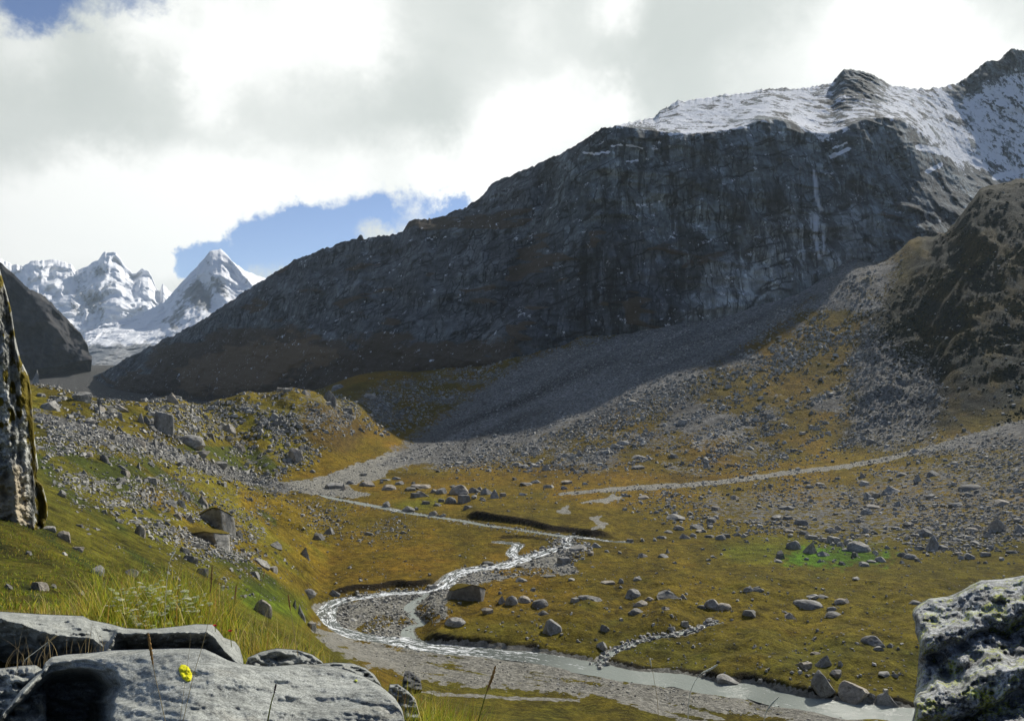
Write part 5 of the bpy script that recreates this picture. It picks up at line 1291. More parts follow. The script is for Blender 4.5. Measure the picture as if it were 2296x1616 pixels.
 (7, 1228, 495, 145, 85, 'r', "stout mossy boulder on the terrace, dark left side"), (7, 1590, 524, 240, 75, 'p', "long roof-shaped boulder on the terrace"), (7, 1375, 512, 80, 36, 'a', None), (7, 1300, 566, 130, 48, 's', "mossy slab directly below the stout boulder"), (7, 1255, 642, 135, 62, 'r', "dark domed boulder below the mossy slab"), (7, 1522, 602, 70, 38, 'a', None), (7, 1690, 500, 60, 46, 'a', None),
 (7, 770, 508, 115, 48, 's', "pale slab of the broken row in mid terrace"), (7, 865, 522, 135, 55, 'a', "brown block of the broken row in mid terrace"), (7, 690, 528, 80, 24, 's', None),
 (7, 1965, 602, 150, 88, 'r', "cracked boulder of the wide pair by the boggy rill"), (7, 2065, 602, 130, 60, 'r', "brown rounded half of the wide pair by the boggy rill"), (7, 1860, 588, 85, 32, 's', "white slab left of the wide pair by the boggy rill"), (7, 2285, 434, 90, 52, 'r', "dark smooth rock with a pale companion slab, upper terrace"), (7, 2380, 434, 100, 40, 's', "thin pale slab beside the dark smooth rock, upper terrace"),
 (7, 490, 835, 175, 145, 'a', "big cleft boulder casting a long shadow down the green bank"),
 (7, 1112, 702, 50, 42, 'a', None), (7, 965, 805, 80, 62, 's', None), (7, 1410, 742, 50, 42, 'a', None), (7, 1700, 755, 80, 48, 'a', "rounded stone above the white-pebbled rill"), (7, 1580, 805, 70, 42, 's', None), (7, 925, 968, 100, 66, 'a', "dark block where the white-pebbled rill meets the bank"), (7, 2090, 1280, 195, 66, 's', "long pale block at the foot of the bank by the silty river"), (7, 2300, 650, 110, 40, 's', None), (7, 1930, 740, 90, 55, 'a', "white stone at the head of the rill"),
 (6, 1960, 530, 330, 175, 'T', "great turf-roofed boulder with a black overhang beside the stream"),
 (6, 95, 645, 165, 145, 'r', "dark pitted boulder on the near green slope behind wiry grass"), (6, 395, 575, 65, 70, 'p', "pale upright stone on the near green slope"), (6, 475, 690, 75, 125, 'p', "tall narrow stone above the river's outer bend"), (6, 520, 455, 135, 62, 'r', "low brown boulder on the bank above the river bend"), (6, 85, 190, 160, 85, 'a', "dark broken ledge on the left meadow"), (6, 205, 248, 85, 55, 'a', "block at the lower end of the dark broken ledge"), (6, 30, 292, 100, 62, 's', None),
 (6, 480, 108, 92, 76, 'p', "pointed stone with a dark left side on the orange left meadow"), (6, 555, 775, 80, 70, 'a', None), (6, 1880, 750, 185, 66, 'r', "flattened dark boulder at the end of the small grass island"), (6, 2180, 192, 105, 38, 's', "flat dark stone in the white riffle"), (6, 535, 148, 45, 28, 'a', None), (6, 1650, 290, 40, 28, 'a', None), (6, 315, 150, 45, 24, 'a', None), (6, 910, 585, 60, 40, 'a', None), (6, 220, 20, 110, 55, 'a', None), (6, 770, 480, 120, 60, 'a', None), (6, 1680, 400, 90, 45, 'a', None),
 (6, 1020, 340, 40, 25, 'a', None), (6, 2170, 640, 100, 60, 'a', None), (6, 1440, 950, 40, 24, 's', None),
 (5, 865, 275, 150, 85, 's', "tilted pale slab on the near green slope above the slab rock"), (5, 700, 55, 90, 45, 's', "whitish flat stone on the near slope, above the tilted slab"), (5, 70, 412, 70, 55, 'a', None), (5, 250, 95, 55, 42, 'a', None), (5, 335, 425, 140, 95, 's', "greyish broken slabs in the near grass left of the leafy plants"), (5, 735, 462, 65, 40, 'a', None),
 (5, 1670, 70, 90, 60, 's', None), (5, 1740, 165, 130, 80, 's', "grey slab stack on the near slope behind the leafy plants"), (5, 1850, 282, 90, 80, 's', None), (5, 1620, 355, 60, 70, 'a', None), (5, 1725, 425, 70, 90, 'a', None), (5, 1195, 290, 130, 70, 's', "shattered grey slab behind the grass tufts"), (5, 585, 98, 62, 30, 's', None), (5, 940, 385, 60, 36, 'a', None), (5, 2055, 325, 50, 30, 'a', None), (5, 1905, 210, 60, 26, 's', None), (5, 480, 400, 60, 40, 's', None),
]
def region_of(px, py):
    if py > 1290 and px < 700: return ("small pale stone lying in the near hillside grass", "stones in the near hillside grass")
    if px < 770 and py < 1085 and px > 150: return ("grey boulder lodged in the stony moraine", "boulders on the moraine")
    if px < 560: return ("grey boulder on the rubbly green hillside", "boulders on the green hillside")
    if px < 1010 and py > 1085: 
        if py > 1290: return ("dark stone on the gravel bar inside the river bend", "stones in the river bend")
        return ("grey stone on the ochre meadow left of the river", "stones on the meadow left of the river") if px < 800 or py > 1200 else ("grey boulder between the gravel delta and the central heap", "boulders around the central heap")
    if px < 1180 and py < 1180: return ("grey boulder between the gravel delta and the central heap", "boulders around the central heap")
    if py < 1062 and px < 1930: return ("grey boulder on the sunlit scree", "boulders on the scree")
    if px < 1300 and py > 1200: return ("dark stone on the gravel bar inside the river bend", "stones in the river bend") if py < 1320 else ("grey stone on the steep grassy terrace bank", "stones on the terrace bank")
    if py > 1330: return ("grey stone on the steep grassy terrace bank", "stones on the terrace bank")
    if px < 1480: return ("grey stone on the orange flat under the scree", "stones on the orange flat")
    if py < 1200: return ("grey boulder on the rocky fan above the meadow", "boulders on the rocky fan")
    return ("grey boulder strewn along the fan's foot by the green patch", "boulders along the foot of the fan")

proto_used = {}
def put_boulder(px, py, w, h, kind, label, sink=0.16, rz=None, tilt=0.0):
    Yg = ground_hit_raw(PYG, px, py - 0.12 * h, near=9.0)[0]
    p = terrain(px, Yg)[0]
    m = Yg / FOC
    W_, H_ = w * m * 1.08, h * m * 1.18
    turf = kind == 'T'
    kd = 't' if turf else kind
    n = proto_used.get(kd, 0); proto_used[kd] = n + 1
    data, v = SHAPES[kd][n % len(SHAPES[kd])]
    o = bpy.data.objects.new('boulder', data)
    COL.objects.link(o)
    slope = 1.0
    Hh = max(0.66 * H_, H_ - 0.14 * W_) * 1.9
    sink = sink + 0.38
    o.location = (p[0], p[1] + W_ * 0.25, p[2] - Hh * sink - (0.05 * W_))
    if Yg > 60:
        q = terrain((p[0]) / (p[1] + W_ * 0.25) * FOC + CX, p[1] + W_ * 0.25)[0]
        o.location[2] = min(q[2], p[2] + 0.2 * Hh) - Hh * sink
    o.rotation_euler = (RNG.uniform(-.06, .06), RNG.uniform(-.09, .09) + tilt, RNG.uniform(-.5, .5) if rz is None else rz)
    o.scale = (W_ * 1.04, W_ * RNG.uniform(0.65, 0.95), Hh)
    if label:
        tag(o, label, "boulder", "boulders of the valley" if False else None)
    else:
        lb, gr = region_of(px, py)
        tag(o, lb, "boulder", gr)
    if turf:
        tri = ICO3[1]; a = v * np.array(o.scale)
        nr = np.cross(a[tri[:, 1]] - a[tri[:, 0]], a[tri[:, 2]] - a[tri[:, 0]]); nr /= np.linalg.norm(nr, axis=1)[:, None] + 1e-9
        keep = tri[(nr[:, 2] > 0.45) & (v[tri].mean(1)[:, 2] > 0.6)]
        used = np.unique(keep); mp = -np.ones(len(v), int); mp[used] = np.arange(len(used))
        vt = v[used] * np.array([1.02, 1.02, 1.0]) + np.array([0, 0, 0.02])
        build_mesh('turf_cap', vt, mp[keep], M_TURF, o)
    return o
taken = []
LIMIT = 312
rows = []
for s_, x, y, w, h, kd, lb in B:
    rows.append([ORG[s_][0] + x * Q, ORG[s_][1] + y * Q, w * Q, h * Q, kd, lb])
# the largest of the unnamed ones between them
FILL = [([(150,900),(400,900),(700,880),(780,920),(690,1030),(600,1070),(430,1040),(200,960)], 24, (9, 17)),
        ([(100,960),(300,1000),(560,1090),(900,1200),(700,1200),(480,1250),(300,1150),(120,1010)], 16, (8, 15)),
        ([(1300,1000),(1500,900),(1750,760),(1880,780),(1900,930),(1750,1030),(1350,1045)], 18, (8, 14)),
        ([(1560,1120),(1800,1085),(2050,1040),(2290,985),(2290,1220),(2000,1235),(1750,1195)], 34, (9, 18)),
        ([(1400,1180),(1700,1190),(1960,1225),(2290,1250),(2290,1275),(1900,1275),(1500,1240)], 12, (8, 15))]
taken = [(r[0], r[1] - r[3] * .4, r[2] * .5) for r in rows]
for poly, cnt, (a, b) in FILL:
    P_ = np.array(poly, float); k_ = 0; tries = 0
    while k_ < cnt and tries < 4000:
        tries += 1
        px = RNG.uniform(P_[:, 0].min(), P_[:, 0].max()); py = RNG.uniform(P_[:, 1].min(), P_[:, 1].max())
        if poly_sd(np.array([px]), np.array([py]), poly)[0] < 0: continue
        w = a + (b - a) * RNG.random() ** 2
        if any(abs(px - t[0]) < (t[2] + w * .6) and abs(py - t[1]) < (t[2] + w) * .55 for t in taken): continue
        rows.append([px, py, w, w * RNG.uniform(.4, .7), 'aaars'[int(RNG.integers(5))], None])
        taken.append((px, py, w * .5)); k_ += 1


PREP = {'on', 'in', 'by', 'at', 'beside', 'behind', 'under', 'above', 'below', 'of', 'with', 'against', 'near', 'among', 'from', 'to', 'beyond', 'between', 'along', 'left', 'right', 'just', 'midway', 'high', 'low', 'where', 'lying', 'alone', 'out', 'casting', 'touching', 'leaning', 'sitting', 'standing', 'half', 'directly', 'east'}
def short(lb):
    """the naming part of a label: up to its second linking word"""
    ws = lb.split(','); ws = ws[0].split(); out = []; n = 0
    for i, w in enumerate(ws):
        if w in PREP and i > 1 and not (ws[i - 1] in PREP):
            n += 1
            if n == 2: break
        out.append(w)
    while out and out[-1] in PREP | {'the', 'a'}: out.pop()
    return ' '.join(out[:9])
named = [r for r in rows if r[5]]
free = sorted([r for r in rows if not r[5]], key=lambda r: -r[2] * r[3])
keep = free[:max(0, LIMIT - len(named))]
small = free[len(keep):]
FORM = {'a': 'angular block', 'r': 'rounded boulder', 's': 'flat stone', 'p': 'peaked stone', 'T': 'crag'}
used = {r[5].lower() for r in named}
sh = [(r, short(r[5])) for r in named]
cnt_ = {}
for _, s in sh: cnt_[s] = cnt_.get(s, 0) + 1
refs = [(r, s) for r, s in sh if cnt_[s] == 1 and len(s.split()) >= 3]
for r in keep:
    ds = sorted(refs, key=lambda t: math.hypot(r[0] - t[0][0], 1.6 * (r[1] - t[0][1])))
    for t, s in ds[:9]:
        dx, dy = r[0] - t[0], r[1] - t[1]
        d = math.hypot(dx, dy)
        far_ = 'just ' if d < 2.2 * max(t[2], 16) else ''
        side = ('right of' if dx > 0 else 'left of') if abs(dx) > 1.3 * abs(dy) else ('below' if dy > 0 else 'above')
        size = 'small ' if r[2] < 0.75 * t[2] else ''
        lb = f"{size}{FORM[r[4]]} {far_}{side} the {s}"
        if lb.lower() not in used and len(lb.split()) <= 16:
            break
    else:
        lb = None
    if lb:
        used.add(lb.lower())
    r[5] = lb
for px, py, w, h, kd, lb in named + keep:
    put_boulder(px, py, w, h, kd, lb, rz=0.0 if kd == 'T' else None, sink=0.10 if kd in 'Tp' else 0.16)
sp = np.array([(r[0], r[1], r[2]) for r in small]) if small else np.zeros((0, 3))
# ------------------------------------------------------------------ scree, rubble and river stones: too many to count
def cube_rocks(P, size, seed, flat=0.62):
    r = np.random.default_rng(seed)
    n = len(P)
    c = np.array([(x, y, z) for z in (0, 1) for y in (0, 1) for x in (0, 1)], float) - 0.5
    v = np.repeat(c[None], n, 0) + r.uniform(-.22, .22, (n, 8, 3))
    v[:, 4:, :2] *= r.uniform(.35, .85, (n, 1, 1))
    v[:, 4:, :2] += r.uniform(-.16, .16, (n, 1, 2))
    v *= np.stack([r.uniform(.75, 1.35, n), r.uniform(.7, 1.1, n), r.uniform(.75, 1.25, n) * flat], -1)[:, None, :]
    a = r.uniform(0, 2 * np.pi, n); ca, sa = np.cos(a)[:, None], np.sin(a)[:, None]
    x = v[..., 0] * ca - v[..., 1] * sa; y = v[..., 0] * sa + v[..., 1] * ca
    t = r.uniform(-.35, .35, n)[:, None]
    z = v[..., 2] * np.cos(t) + x * np.sin(t); x = x * np.cos(t) - v[..., 2] * np.sin(t)
    v = np.stack([x, y, z], -1) * size[:, None, None] + P[:, None, :] + np.array([0, 0, 0.16]) * size[:, None, None]
    f = np.array([(0, 1, 5, 4), (1, 3, 7, 5), (3, 2, 6, 7), (2, 0, 4, 6), (4, 5, 7, 6)])
    F = (np.arange(n)[:, None, None] * 8 + f[None]).reshape(-1, 4)
    return v.reshape(-1, 3), F
def mat_scree():
    m, k, b = new_mat("loose stone")
    g = k.add('ShaderNodeNewGeometry')
    r = g.outputs['Random Per Island']
    c = k.mix(r, (0.125, 0.121, 0.106), (0.410, 0.396, 0.352))
    c = k.vmath('SCALE', c, scale=k.ramp(k.noise(g.outputs['Position'], 1.6, 4, 0.7), 0.25, 0.75, 0.7, 1.25))
    k.put(b.inputs['Base Color'], c)
    b.inputs['Roughness'].default_value = 0.85
    b.inputs['Specular IOR Level'].default_value = 0.25
    return m
M_SCREE = mat_scree()
def scatter(poly, n, smin, smax, power, seed, density=None, gate=60, soft_edge=0.0):
    """stones spread evenly over the sheet inside an outline, sizes by a power law"""
    r = np.random.default_rng(seed)
    P_ = np.array(poly, float)
    px = np.empty(0); py = np.empty(0)
    while len(px) < n:
        a = r.uniform(P_[:, 0].min() - 20, P_[:, 0].max() + 20, n * 2); b = r.uniform(P_[:, 1].min() - 20, P_[:, 1].max() + 20, n * 2)
        keep = poly_sd(a, b, poly) + soft_edge * r.normal(size=len(a)) > 0
        if density is not None:
            keep &= r.random(len(a)) < density(a, b)
        px = np.concatenate([px, a[keep]]); py = np.concatenate([py, b[keep]])
    px = px[:n]; py = py[:n]
    Y = hit_fast(px, py, gate)
    s = smin * (1 - r.random(n) * (1 - (smin / smax) ** power)) ** (-1.0 / power)
    s = np.minimum(s, r.uniform(6, 13, n) * Y / FOC)
    return px, Y, s
def hit_fast(px, py, near):
    r0 = np.searchsorted(gl, math.log(near))
    run = np.minimum.accumulate(PYG[r0:], axis=0)
    i = np.clip(np.searchsorted(gx, px) - 1, 0, NC - 2)
    out = np.zeros(len(px))
    order = np.argsort(i); 
    for col in np.unique(i):
        sel = np.where(i == col)[0]
        c = run[:, col]
        k = np.searchsorted(-c, -py[sel], side='left'); k = np.clip(k, 1, len(c) - 1)
        out[sel] = np.exp(gl[r0 + k] - r_jit(len(sel)) * (gl[r0 + k] - gl[r0 + k - 1]))
    return out
_rj = np.random.default_rng(5)
def r_jit(n):
    return _rj.random(n)
def patchy(sx, sy, lo, hi, seed):
    return lambda a, b: smooth(fbm(a / sx, b / sy, octaves=4, seed=seed), lo, hi) * 0.95 + 0.05
def chutes(lo, hi, seed):
    return lambda a, b: smooth(fbm((a * .39 + b * .92) / 24, (a * .92 - b * .39) / 190, octaves=4, seed=seed) + 0.25 * fbm(a / 30, b / 20, octaves=2, seed=seed + 5), lo, hi) * 0.96 + 0.04
def stuff(name, groups, seed, flat=0.62):
    ps = []; ss = []
    for px, Y, s in groups:
        ps.append(terrain(px, Y)); ss.append(s)
    v, f = cube_rocks(np.concatenate(ps), np.concatenate(ss), seed, flat)
    return build_mesh(name, v, f, M_SCREE, smooth_shade=False, kind='stuff')
stuff('scree', [
    scatter([(960,1045),(1180,965),(1350,920),(1500,860),(1700,720),(1900,610),(2040,530),(1985,700),(1930,850),(1940,990),(1700,1055),(1450,1055),(1200,1052)], 11500, .5, 3.8, 1.9, 401, chutes(-.28, .28, 402), 350, 12),
    scatter([(1000,1043),(1150,1000),(1330,935),(1500,860),(1560,880),(1400,990),(1250,1046)], 3500, .45, 2.0, 2.0, 403, chutes(-.4, .2, 412), 350, 10),
    scatter([(860,1040),(990,940),(1190,800),(1600,690),(2050,515),(1900,620),(1500,855),(1180,965),(1000,1040)], 6500, .5, 2.2, 2.2, 404, chutes(-.3, .25, 414), 350, 8),
    scatter(GULLY, 2600, .5, 2.6, 1.9, 405, None, 350, 18),
    scatter([(1680,760),(1760,730),(1830,700),(1900,640),(1960,600),(1950,640),(1850,780),(1760,830),(1690,830)], 900, .8, 3.2, 1.6, 406, patchy(40, 30, -.2, .3, 407), 350, 12),
    scatter([(790,880),(900,845),(1180,790),(1170,860),(1000,930),(860,970),(790,930)], 2600, .6, 3.4, 1.8, 408, patchy(50, 24, -.25, .3, 409), 450, 8)], 410)
SMALL = (sp[:, 0], ground_hit_raw(PYG, sp[:, 0], sp[:, 1] - 2, 9.0), sp[:, 2] * 0.75 * ground_hit_raw(PYG, sp[:, 0], sp[:, 1] - 2, 9.0) / FOC)
stuff('rubble', [SMALL,
    scatter([(50,846),(110,852),(180,868),(250,887),(330,888),(400,882),(400,892),(330,900),(250,899),(150,880),(60,862)], 420, .5, 3.0, 1.7, 420, None, 120, 2),
    scatter([(400,882),(560,868),(700,862),(800,898),(800,912),(700,876),(560,884),(400,896)], 420, .6, 3.2, 1.7, 419, None, 120, 2),
    scatter([(110,895),(250,893),(400,886),(560,874),(700,869),(800,905),(850,960),(760,980),(690,1040),(600,1085),(430,1050),(200,960)], 4300, .6, 3.6, 1.8, 421, patchy(60, 40, -.3, .3, 422), 120, 6),
    scatter([(82,925),(180,950),(300,980),(430,1022),(560,1065),(680,1098),(620,1108),(500,1075),(380,1035),(250,1005),(120,985)], 2800, .28, 1.7, 1.9, 423, None, 60, 8),
    scatter([(85,985),(250,1010),(450,1060),(650,1105),(830,1135),(960,1190),(860,1215),(640,1180),(560,1270),(430,1230),(300,1160),(150,1080)], 6200, .20, 1.5, 2.0, 424, patchy(80, 24, -.35, .3, 425), 60, 16),
    scatter([(1385,1112),(1700,1074),(2000,1030),(2320,955),(2320,1235),(2000,1240),(1800,1215),(1600,1180),(1450,1150)], 5600, .4, 2.2, 2.0, 426, patchy(110, 36, -.45, .3, 427), 200, 14),
    scatter([(1250,1108),(1450,1092),(1700,1068),(1900,1042),(2050,1012),(2200,972),(2330,930),(2330,985),(2200,1005),(2000,1036),(1700,1080),(1450,1100)], 1000, .3, 1.1, 2.2, 428, patchy(60, 10, -.3, .3, 433), 250, 5),
    scatter([(1230,1215),(1280,1200),(1310,1210),(1330,1225),(1290,1260),(1260,1256)], 260, .4, 2.2, 1.6, 429, None, 150, 5)], 430)
stuff('river_stones', [
    scatter(LOOP, 4200, .18, 1.1, 2.0, 441, patchy(40, 16, -.6, .2, 442), 100, 3),
    scatter([(735,1345),(830,1326),(985,1312),(1010,1290),(1050,1270),(1130,1255),(1220,1226),(1285,1202),(1300,1215),(1250,1240),(1180,1262),(1060,1296),(1010,1330),(880,1345),(790,1360),(760,1400),(728,1395)], 900, .3, 1.6, 1.9, 448, None, 100, 2),
    scatter([(700,1110),(860,1140),(1040,1168),(1200,1192),(1290,1206),(1280,1214),(1100,1186),(900,1152),(760,1130)], 500, .25, 1.1, 2.0, 443, None, 150, 3),
    scatter(FLAT, 2600, .10, .45, 2.2, 444, patchy(60, 12, -.3, .3, 445), 100, 6),
    scatter(DELTA, 700, .3, 1.0, 2.2, 446, None, 300, 2)], 447, 0.5)
q_, w_, z_ = COURSES['rill']
rr = np.random.default_rng(450)
ii = rr.integers(0, len(q_), 150)
xy = q_[ii] + rr.normal(size=(150, 2)) * 1.0
v_, f_ = cube_rocks(np.concatenate([xy, (z_[ii] - 0.1)[:, None]], 1), rr.uniform(.2, .85, 150), 451, .55)
M_WHITE = mat_flat("white stone", (0.36, 0.35, 0.32))
build_mesh('rill_stones', v_, f_, M_WHITE, smooth_shade=False, kind='stuff')
stuff('meadow_stones', [
    scatter([(560,1110),(1000,1200),(1290,1220),(1900,1230),(2290,1260),(2290,1580),(1900,1560),(1300,1470),(950,1390),(760,1330),(690,1340),(500,1260)], 1500, .22, 1.0, 2.0, 461, None, 100, 5),
    scatter([(110,1000),(300,1110),(480,1210),(640,1290),(690,1360),(500,1330),(300,1260),(110,1130)], 900, .07, .42, 2.1, 462, patchy(60, 40, -.2, .4, 463), 14, 5),
    scatter([(880,1050),(1700,1045),(1500,1085),(1200,1150),(900,1110)], 500, .35, 1.2, 2.0, 464, None, 300, 5)], 465)

# low dark shrubs matted over the hillside flank, and pale blocks between them
P_s = []; S_s = []
for poly, n, sd in (([(1960,760),(2040,640),(2150,480),(2290,420),(2330,430),(2330,860),(2150,820),(2020,840)], 3400, 471), ([(1930,700),(2010,640),(2080,690),(2060,800),(1960,790)], 700, 473), ([(2180,860),(2330,820),(2330,920),(2240,940)], 300, 474)):
    px, Y, s = scatter(poly, n, .5, 2.6, 1.3, sd, chutes(-.15, .2, sd + 9), 380, 10)
    P_s.append(terrain(px, Y)); S_s.append(s)
v_, f_ = cube_rocks(np.concatenate(P_s), np.concatenate(S_s), 475, .55)
def mat_shrub():
    m, k, b = new_mat("dark shrub")
    g = k.add('ShaderNodeNewGeometry')
    k.put(b.inputs['Base Color'], k.vmath('SCALE', k.mix(g.outputs['Random Per Island'], (0.018, 0.024, 0.018), (0.050, 0.044, 0.016)), scale=k.ramp(k.noise(g.outputs['Position'], 3.0, 4, 0.7), .25, .75, .6, 1.5)))
    b.inputs['Roughness'].default_value = 0.95; b.inputs['Specular IOR Level'].default_value = 0.1
    return m
build_mesh('shrubs', v_, f_, mat_shrub(), smooth_shade=False, kind='stuff')
stuff('flank_stones', [scatter([(1950,760),(2040,640),(2150,480),(2290,420),(2330,430),(2330,900),(2150,960),(2000,980)], 420, .5, 2.4, 1.9, 477, None, 380, 10)], 478)

# ------------------------------------------------------------------ grass and small plants by the camera
def mat_blade(name, trans=0.5):
    m, k, b = new_mat(name)
    c = k.attr('tint', 'Color')
    k.put(b.inputs['Base Color'], c)
    b.inputs['Roughness'].default_value = 0.55
    b.inputs['Specular IOR Level'].default_value = 0.3
    t = k.add('ShaderNodeBsdfTranslucent'); k.put(t.inputs[0], k.vmath('SCALE', c, scale=1.3))
    mx = k.add('ShaderNodeMixShader'); mx.inputs[0].default_value = trans
    k.l.new(b.outputs[0], mx.inputs[1]); k.l.new(t.outputs[0], mx.inputs[2])
    k.l.new(mx.outputs[0], k.n['Material Output'].inputs[0])
    return m
M_BLADE = mat_blade("grass blade")
def blades(base, height, width, cols, seed, lean=0.35, segs=4):
    r = np.random.default_rng(seed)
    n = len(base)
    a = r.uniform(0, 2 * np.pi, n)
    ld = np.stack([np.cos(a), np.sin(a), 0 * a], -1) * (lean * r.random(n) ** 0.7)[:, None]
    wd = np.stack([np.cos(a + r.uniform(-1, 1, n) + 1.57), 0.4 * np.sin(a + 1.57), 0 * a], -1)
    wd /= np.linalg.norm(wd, axis=1)[:, None]
    V = []; T_ = []
    for s in range(segs + 1):
        t = s / segs
        c = base + height[:, None] * (np.array([0, 0, 1.0]) * (t - 0.25 * lean * t * t) + ld * t ** 2.0 * 1.25)
        w = width * (1 - t) ** 0.7 * (1 if s else 0.8)
        V += [c - wd * w[:, None] * .5, c + wd * w[:, None] * .5]
        sh = cols * (0.8 + 0.35 * t)
        T_ += [sh, sh]
    V = np.stack(V, 1); T_ = np.stack(T_, 1)
    m = 2 * (segs + 1)
    f = np.array([(2 * s, 2 * s + 1, 2 * s + 3, 2 * s + 2) for s in range(segs)])
    F = (np.arange(n)[:, None, None] * m + f[None]).reshape(-1, 4)
    return V.reshape(-1, 3), F, T_.reshape(-1, 3)
def join(parts):
    V = []; F = []; T_ = []; o = 0
    for v, f, t in parts:
        V.append(v); F.append(f + o); T_.append(t); o += len(v)
    return np.concatenate(V), np.concatenate(F), np.concatenate(T_)
GREENS = np.array([(0.20, 0.25, 0.022), (0.30, 0.29, 0.030), (0.38, 0.29, 0.050), (0.13, 0.17, 0.020), (0.46, 0.38, 0.16), (0.30, 0.17, 0.04)])
def pick(n, r, p):
    c = GREENS[r.choice(len(GREENS), n, p=p)]
    return c * r.uniform(0.7, 1.3, (n, 1))
def field(n, px0, px1, Y0, Y1, h0, h1, w0, w1, seed, p, lean=.4, clump=None, segs=4):
    r = np.random.default_rng(seed)
    px = r.uniform(px0, px1, n); Y = np.exp(r.uniform(math.log(Y0), math.log(Y1), n))
    if clump:
        c = r.integers(0, clump, n); cp = r.uniform(px0, px1, clump); cy = np.exp(r.uniform(math.log(Y0), math.log(Y1), clump))
        Y = cy[c] + r.normal(size=n) * 0.05; px = cp[c] + r.normal(size=n) * 0.07 / Y * FOC
    b = terrain(px, np.maximum(Y, 2.0)); b[:, 2] -= 0.02
    return blades(b, r.uniform(h0, h1, n) * (0.6 + 0.4 * r.random(n)), r.uniform(w0, w1, n), pick(n, r, p), seed + 1, lean, segs)
PA = [.30, .30, .18, .08, .08, .06]; PW = [.10, .18, .26, .10, .22, .14]; PG = [.42, .30, .08, .16, .02, .02]
v, f, t = join([
    field(3600, 200, 500, 5.4, 7.2, .22, .68, .005, .010, 501, PA, .5, 110),
    field(1500, 230, 480, 5.4, 6.2, .20, .46, .006, .011, 502, PG, .35, 30),
    field(600, 90, 230, 5.6, 7.0, .12, .34, .003, .006, 503, PW, .5, 34),
    field(260, -60, 120, 5.6, 7.0, .08, .26, .003, .006, 504, PW, .5, 20),
    field(900, 540, 700, 5.0, 6.4, .16, .50, .003, .005, 505, PW, .55, 40),
    field(900, 540, 720, 4.7, 5.8, .14, .42, .004, .006, 506, PA, .45, 22),
    field(420, 690, 880, 5.0, 7.5, .10, .32, .003, .005, 507, PW, .5, 34),
    field(2200, 880, 1100, 4.5, 6.6, .18, .50, .004, .007, 508, PA, .45, 60),
    field(700, 900, 1020, 4.4, 5.6, .18, .44, .004, .008, 509, PG, .35, 26),
    field(240, 1060, 1400, 4.8, 6.8, .10, .30, .003, .005, 510, PW, .5, 30)])
build_mesh('grass', v, f, M_BLADE, attrs={'tint': t}, kind='stuff')
v, f, t = join([field(17000, -60, 740, 8, 34, .07, .22, .012, .030, 521, [.30, .22, .10, .30, .03, .05], .7, 2600, 2),
                field(9000, -60, 740, 30, 75, .08, .20, .03, .06, 523, [.30, .26, .12, .22, .04, .06], .7, None, 1),
                field(3500, 700, 1250, 8, 60, .07, .2, .012, .03, 525, PW, .7, 700, 2)])
build_mesh('hillside_grass', v, f, M_BLADE, attrs={'tint': t}, kind='stuff')
# dead stems in the dark space under the slab
r_ = np.random.default_rng(530)
px = r_.uniform(5, 235, 46); py0 = np.interp(px, [0, 90, 100, 240], [1500, 1492, 1490, 1462]) + 4
Yc = r_.uniform(3.85, 4.05, 46)
b_ = world_of(px, py0, Yc)
v, f, t = blades(b_, r_.uniform(.05, .20, 46), r_.uniform(.002, .0035, 46), np.array([(0.26, 0.20, 0.10)]) * r_.uniform(.5, 1.4, (46, 1)), 531, .5, 5)
build_mesh('dry_grass', v, f, M_BLADE, attrs={'tint': t}, kind='stuff')

def tube(pts, rad, sides=6):
    P_ = np.array(pts, float); n = len(P_)
    T_ = np.gradient(P_, axis=0); T_ /= np.linalg.norm(T_, axis=1)[:, None]
    up = np.array([0.1, 1.0, 0.05]); A_ = np.cross(T_, up); A_ /= np.linalg.norm(A_, axis=1)[:, None]; B_ = np.cross(T_, A_)
    a = np.linspace(0, 2 * np.pi, sides, endpoint=False)
    V = P_[:, None] + (A_[:, None] * np.cos(a)[None, :, None] + B_[:, None] * np.sin(a)[None, :, None]) * np.asarray(rad)[:, None, None]
    i = np.arange(n * sides).reshape(n, sides)
    F = np.stack([i[:-1], np.roll(i, -1, 1)[:-1], np.roll(i, -1, 1)[1:], i[1:]], -1).reshape(-1, 4)
    return V.reshape(-1, 3), F
def curve_pts(pts, n=24):
    q, _ = densify([(a, b) for a, b in pts], [1] * len(pts), 4)
    return q[np.linspace(0, len(q) - 1, n).astype(int)]
STRAW = mat_flat("straw", (0.40, 0.30, 0.14), 0.6); STALKG = mat_flat("green stalk", (0.14, 0.16, 0.02), 0.6); HEAD = mat_flat("seed head", (0.26, 0.15, 0.05), 0.8); PALE = mat_flat("bleached straw", (0.74, 0.70, 0.52), 0.6); DARKTIP = mat_flat("dark tip", (0.035, 0.02, 0.03), 0.7)
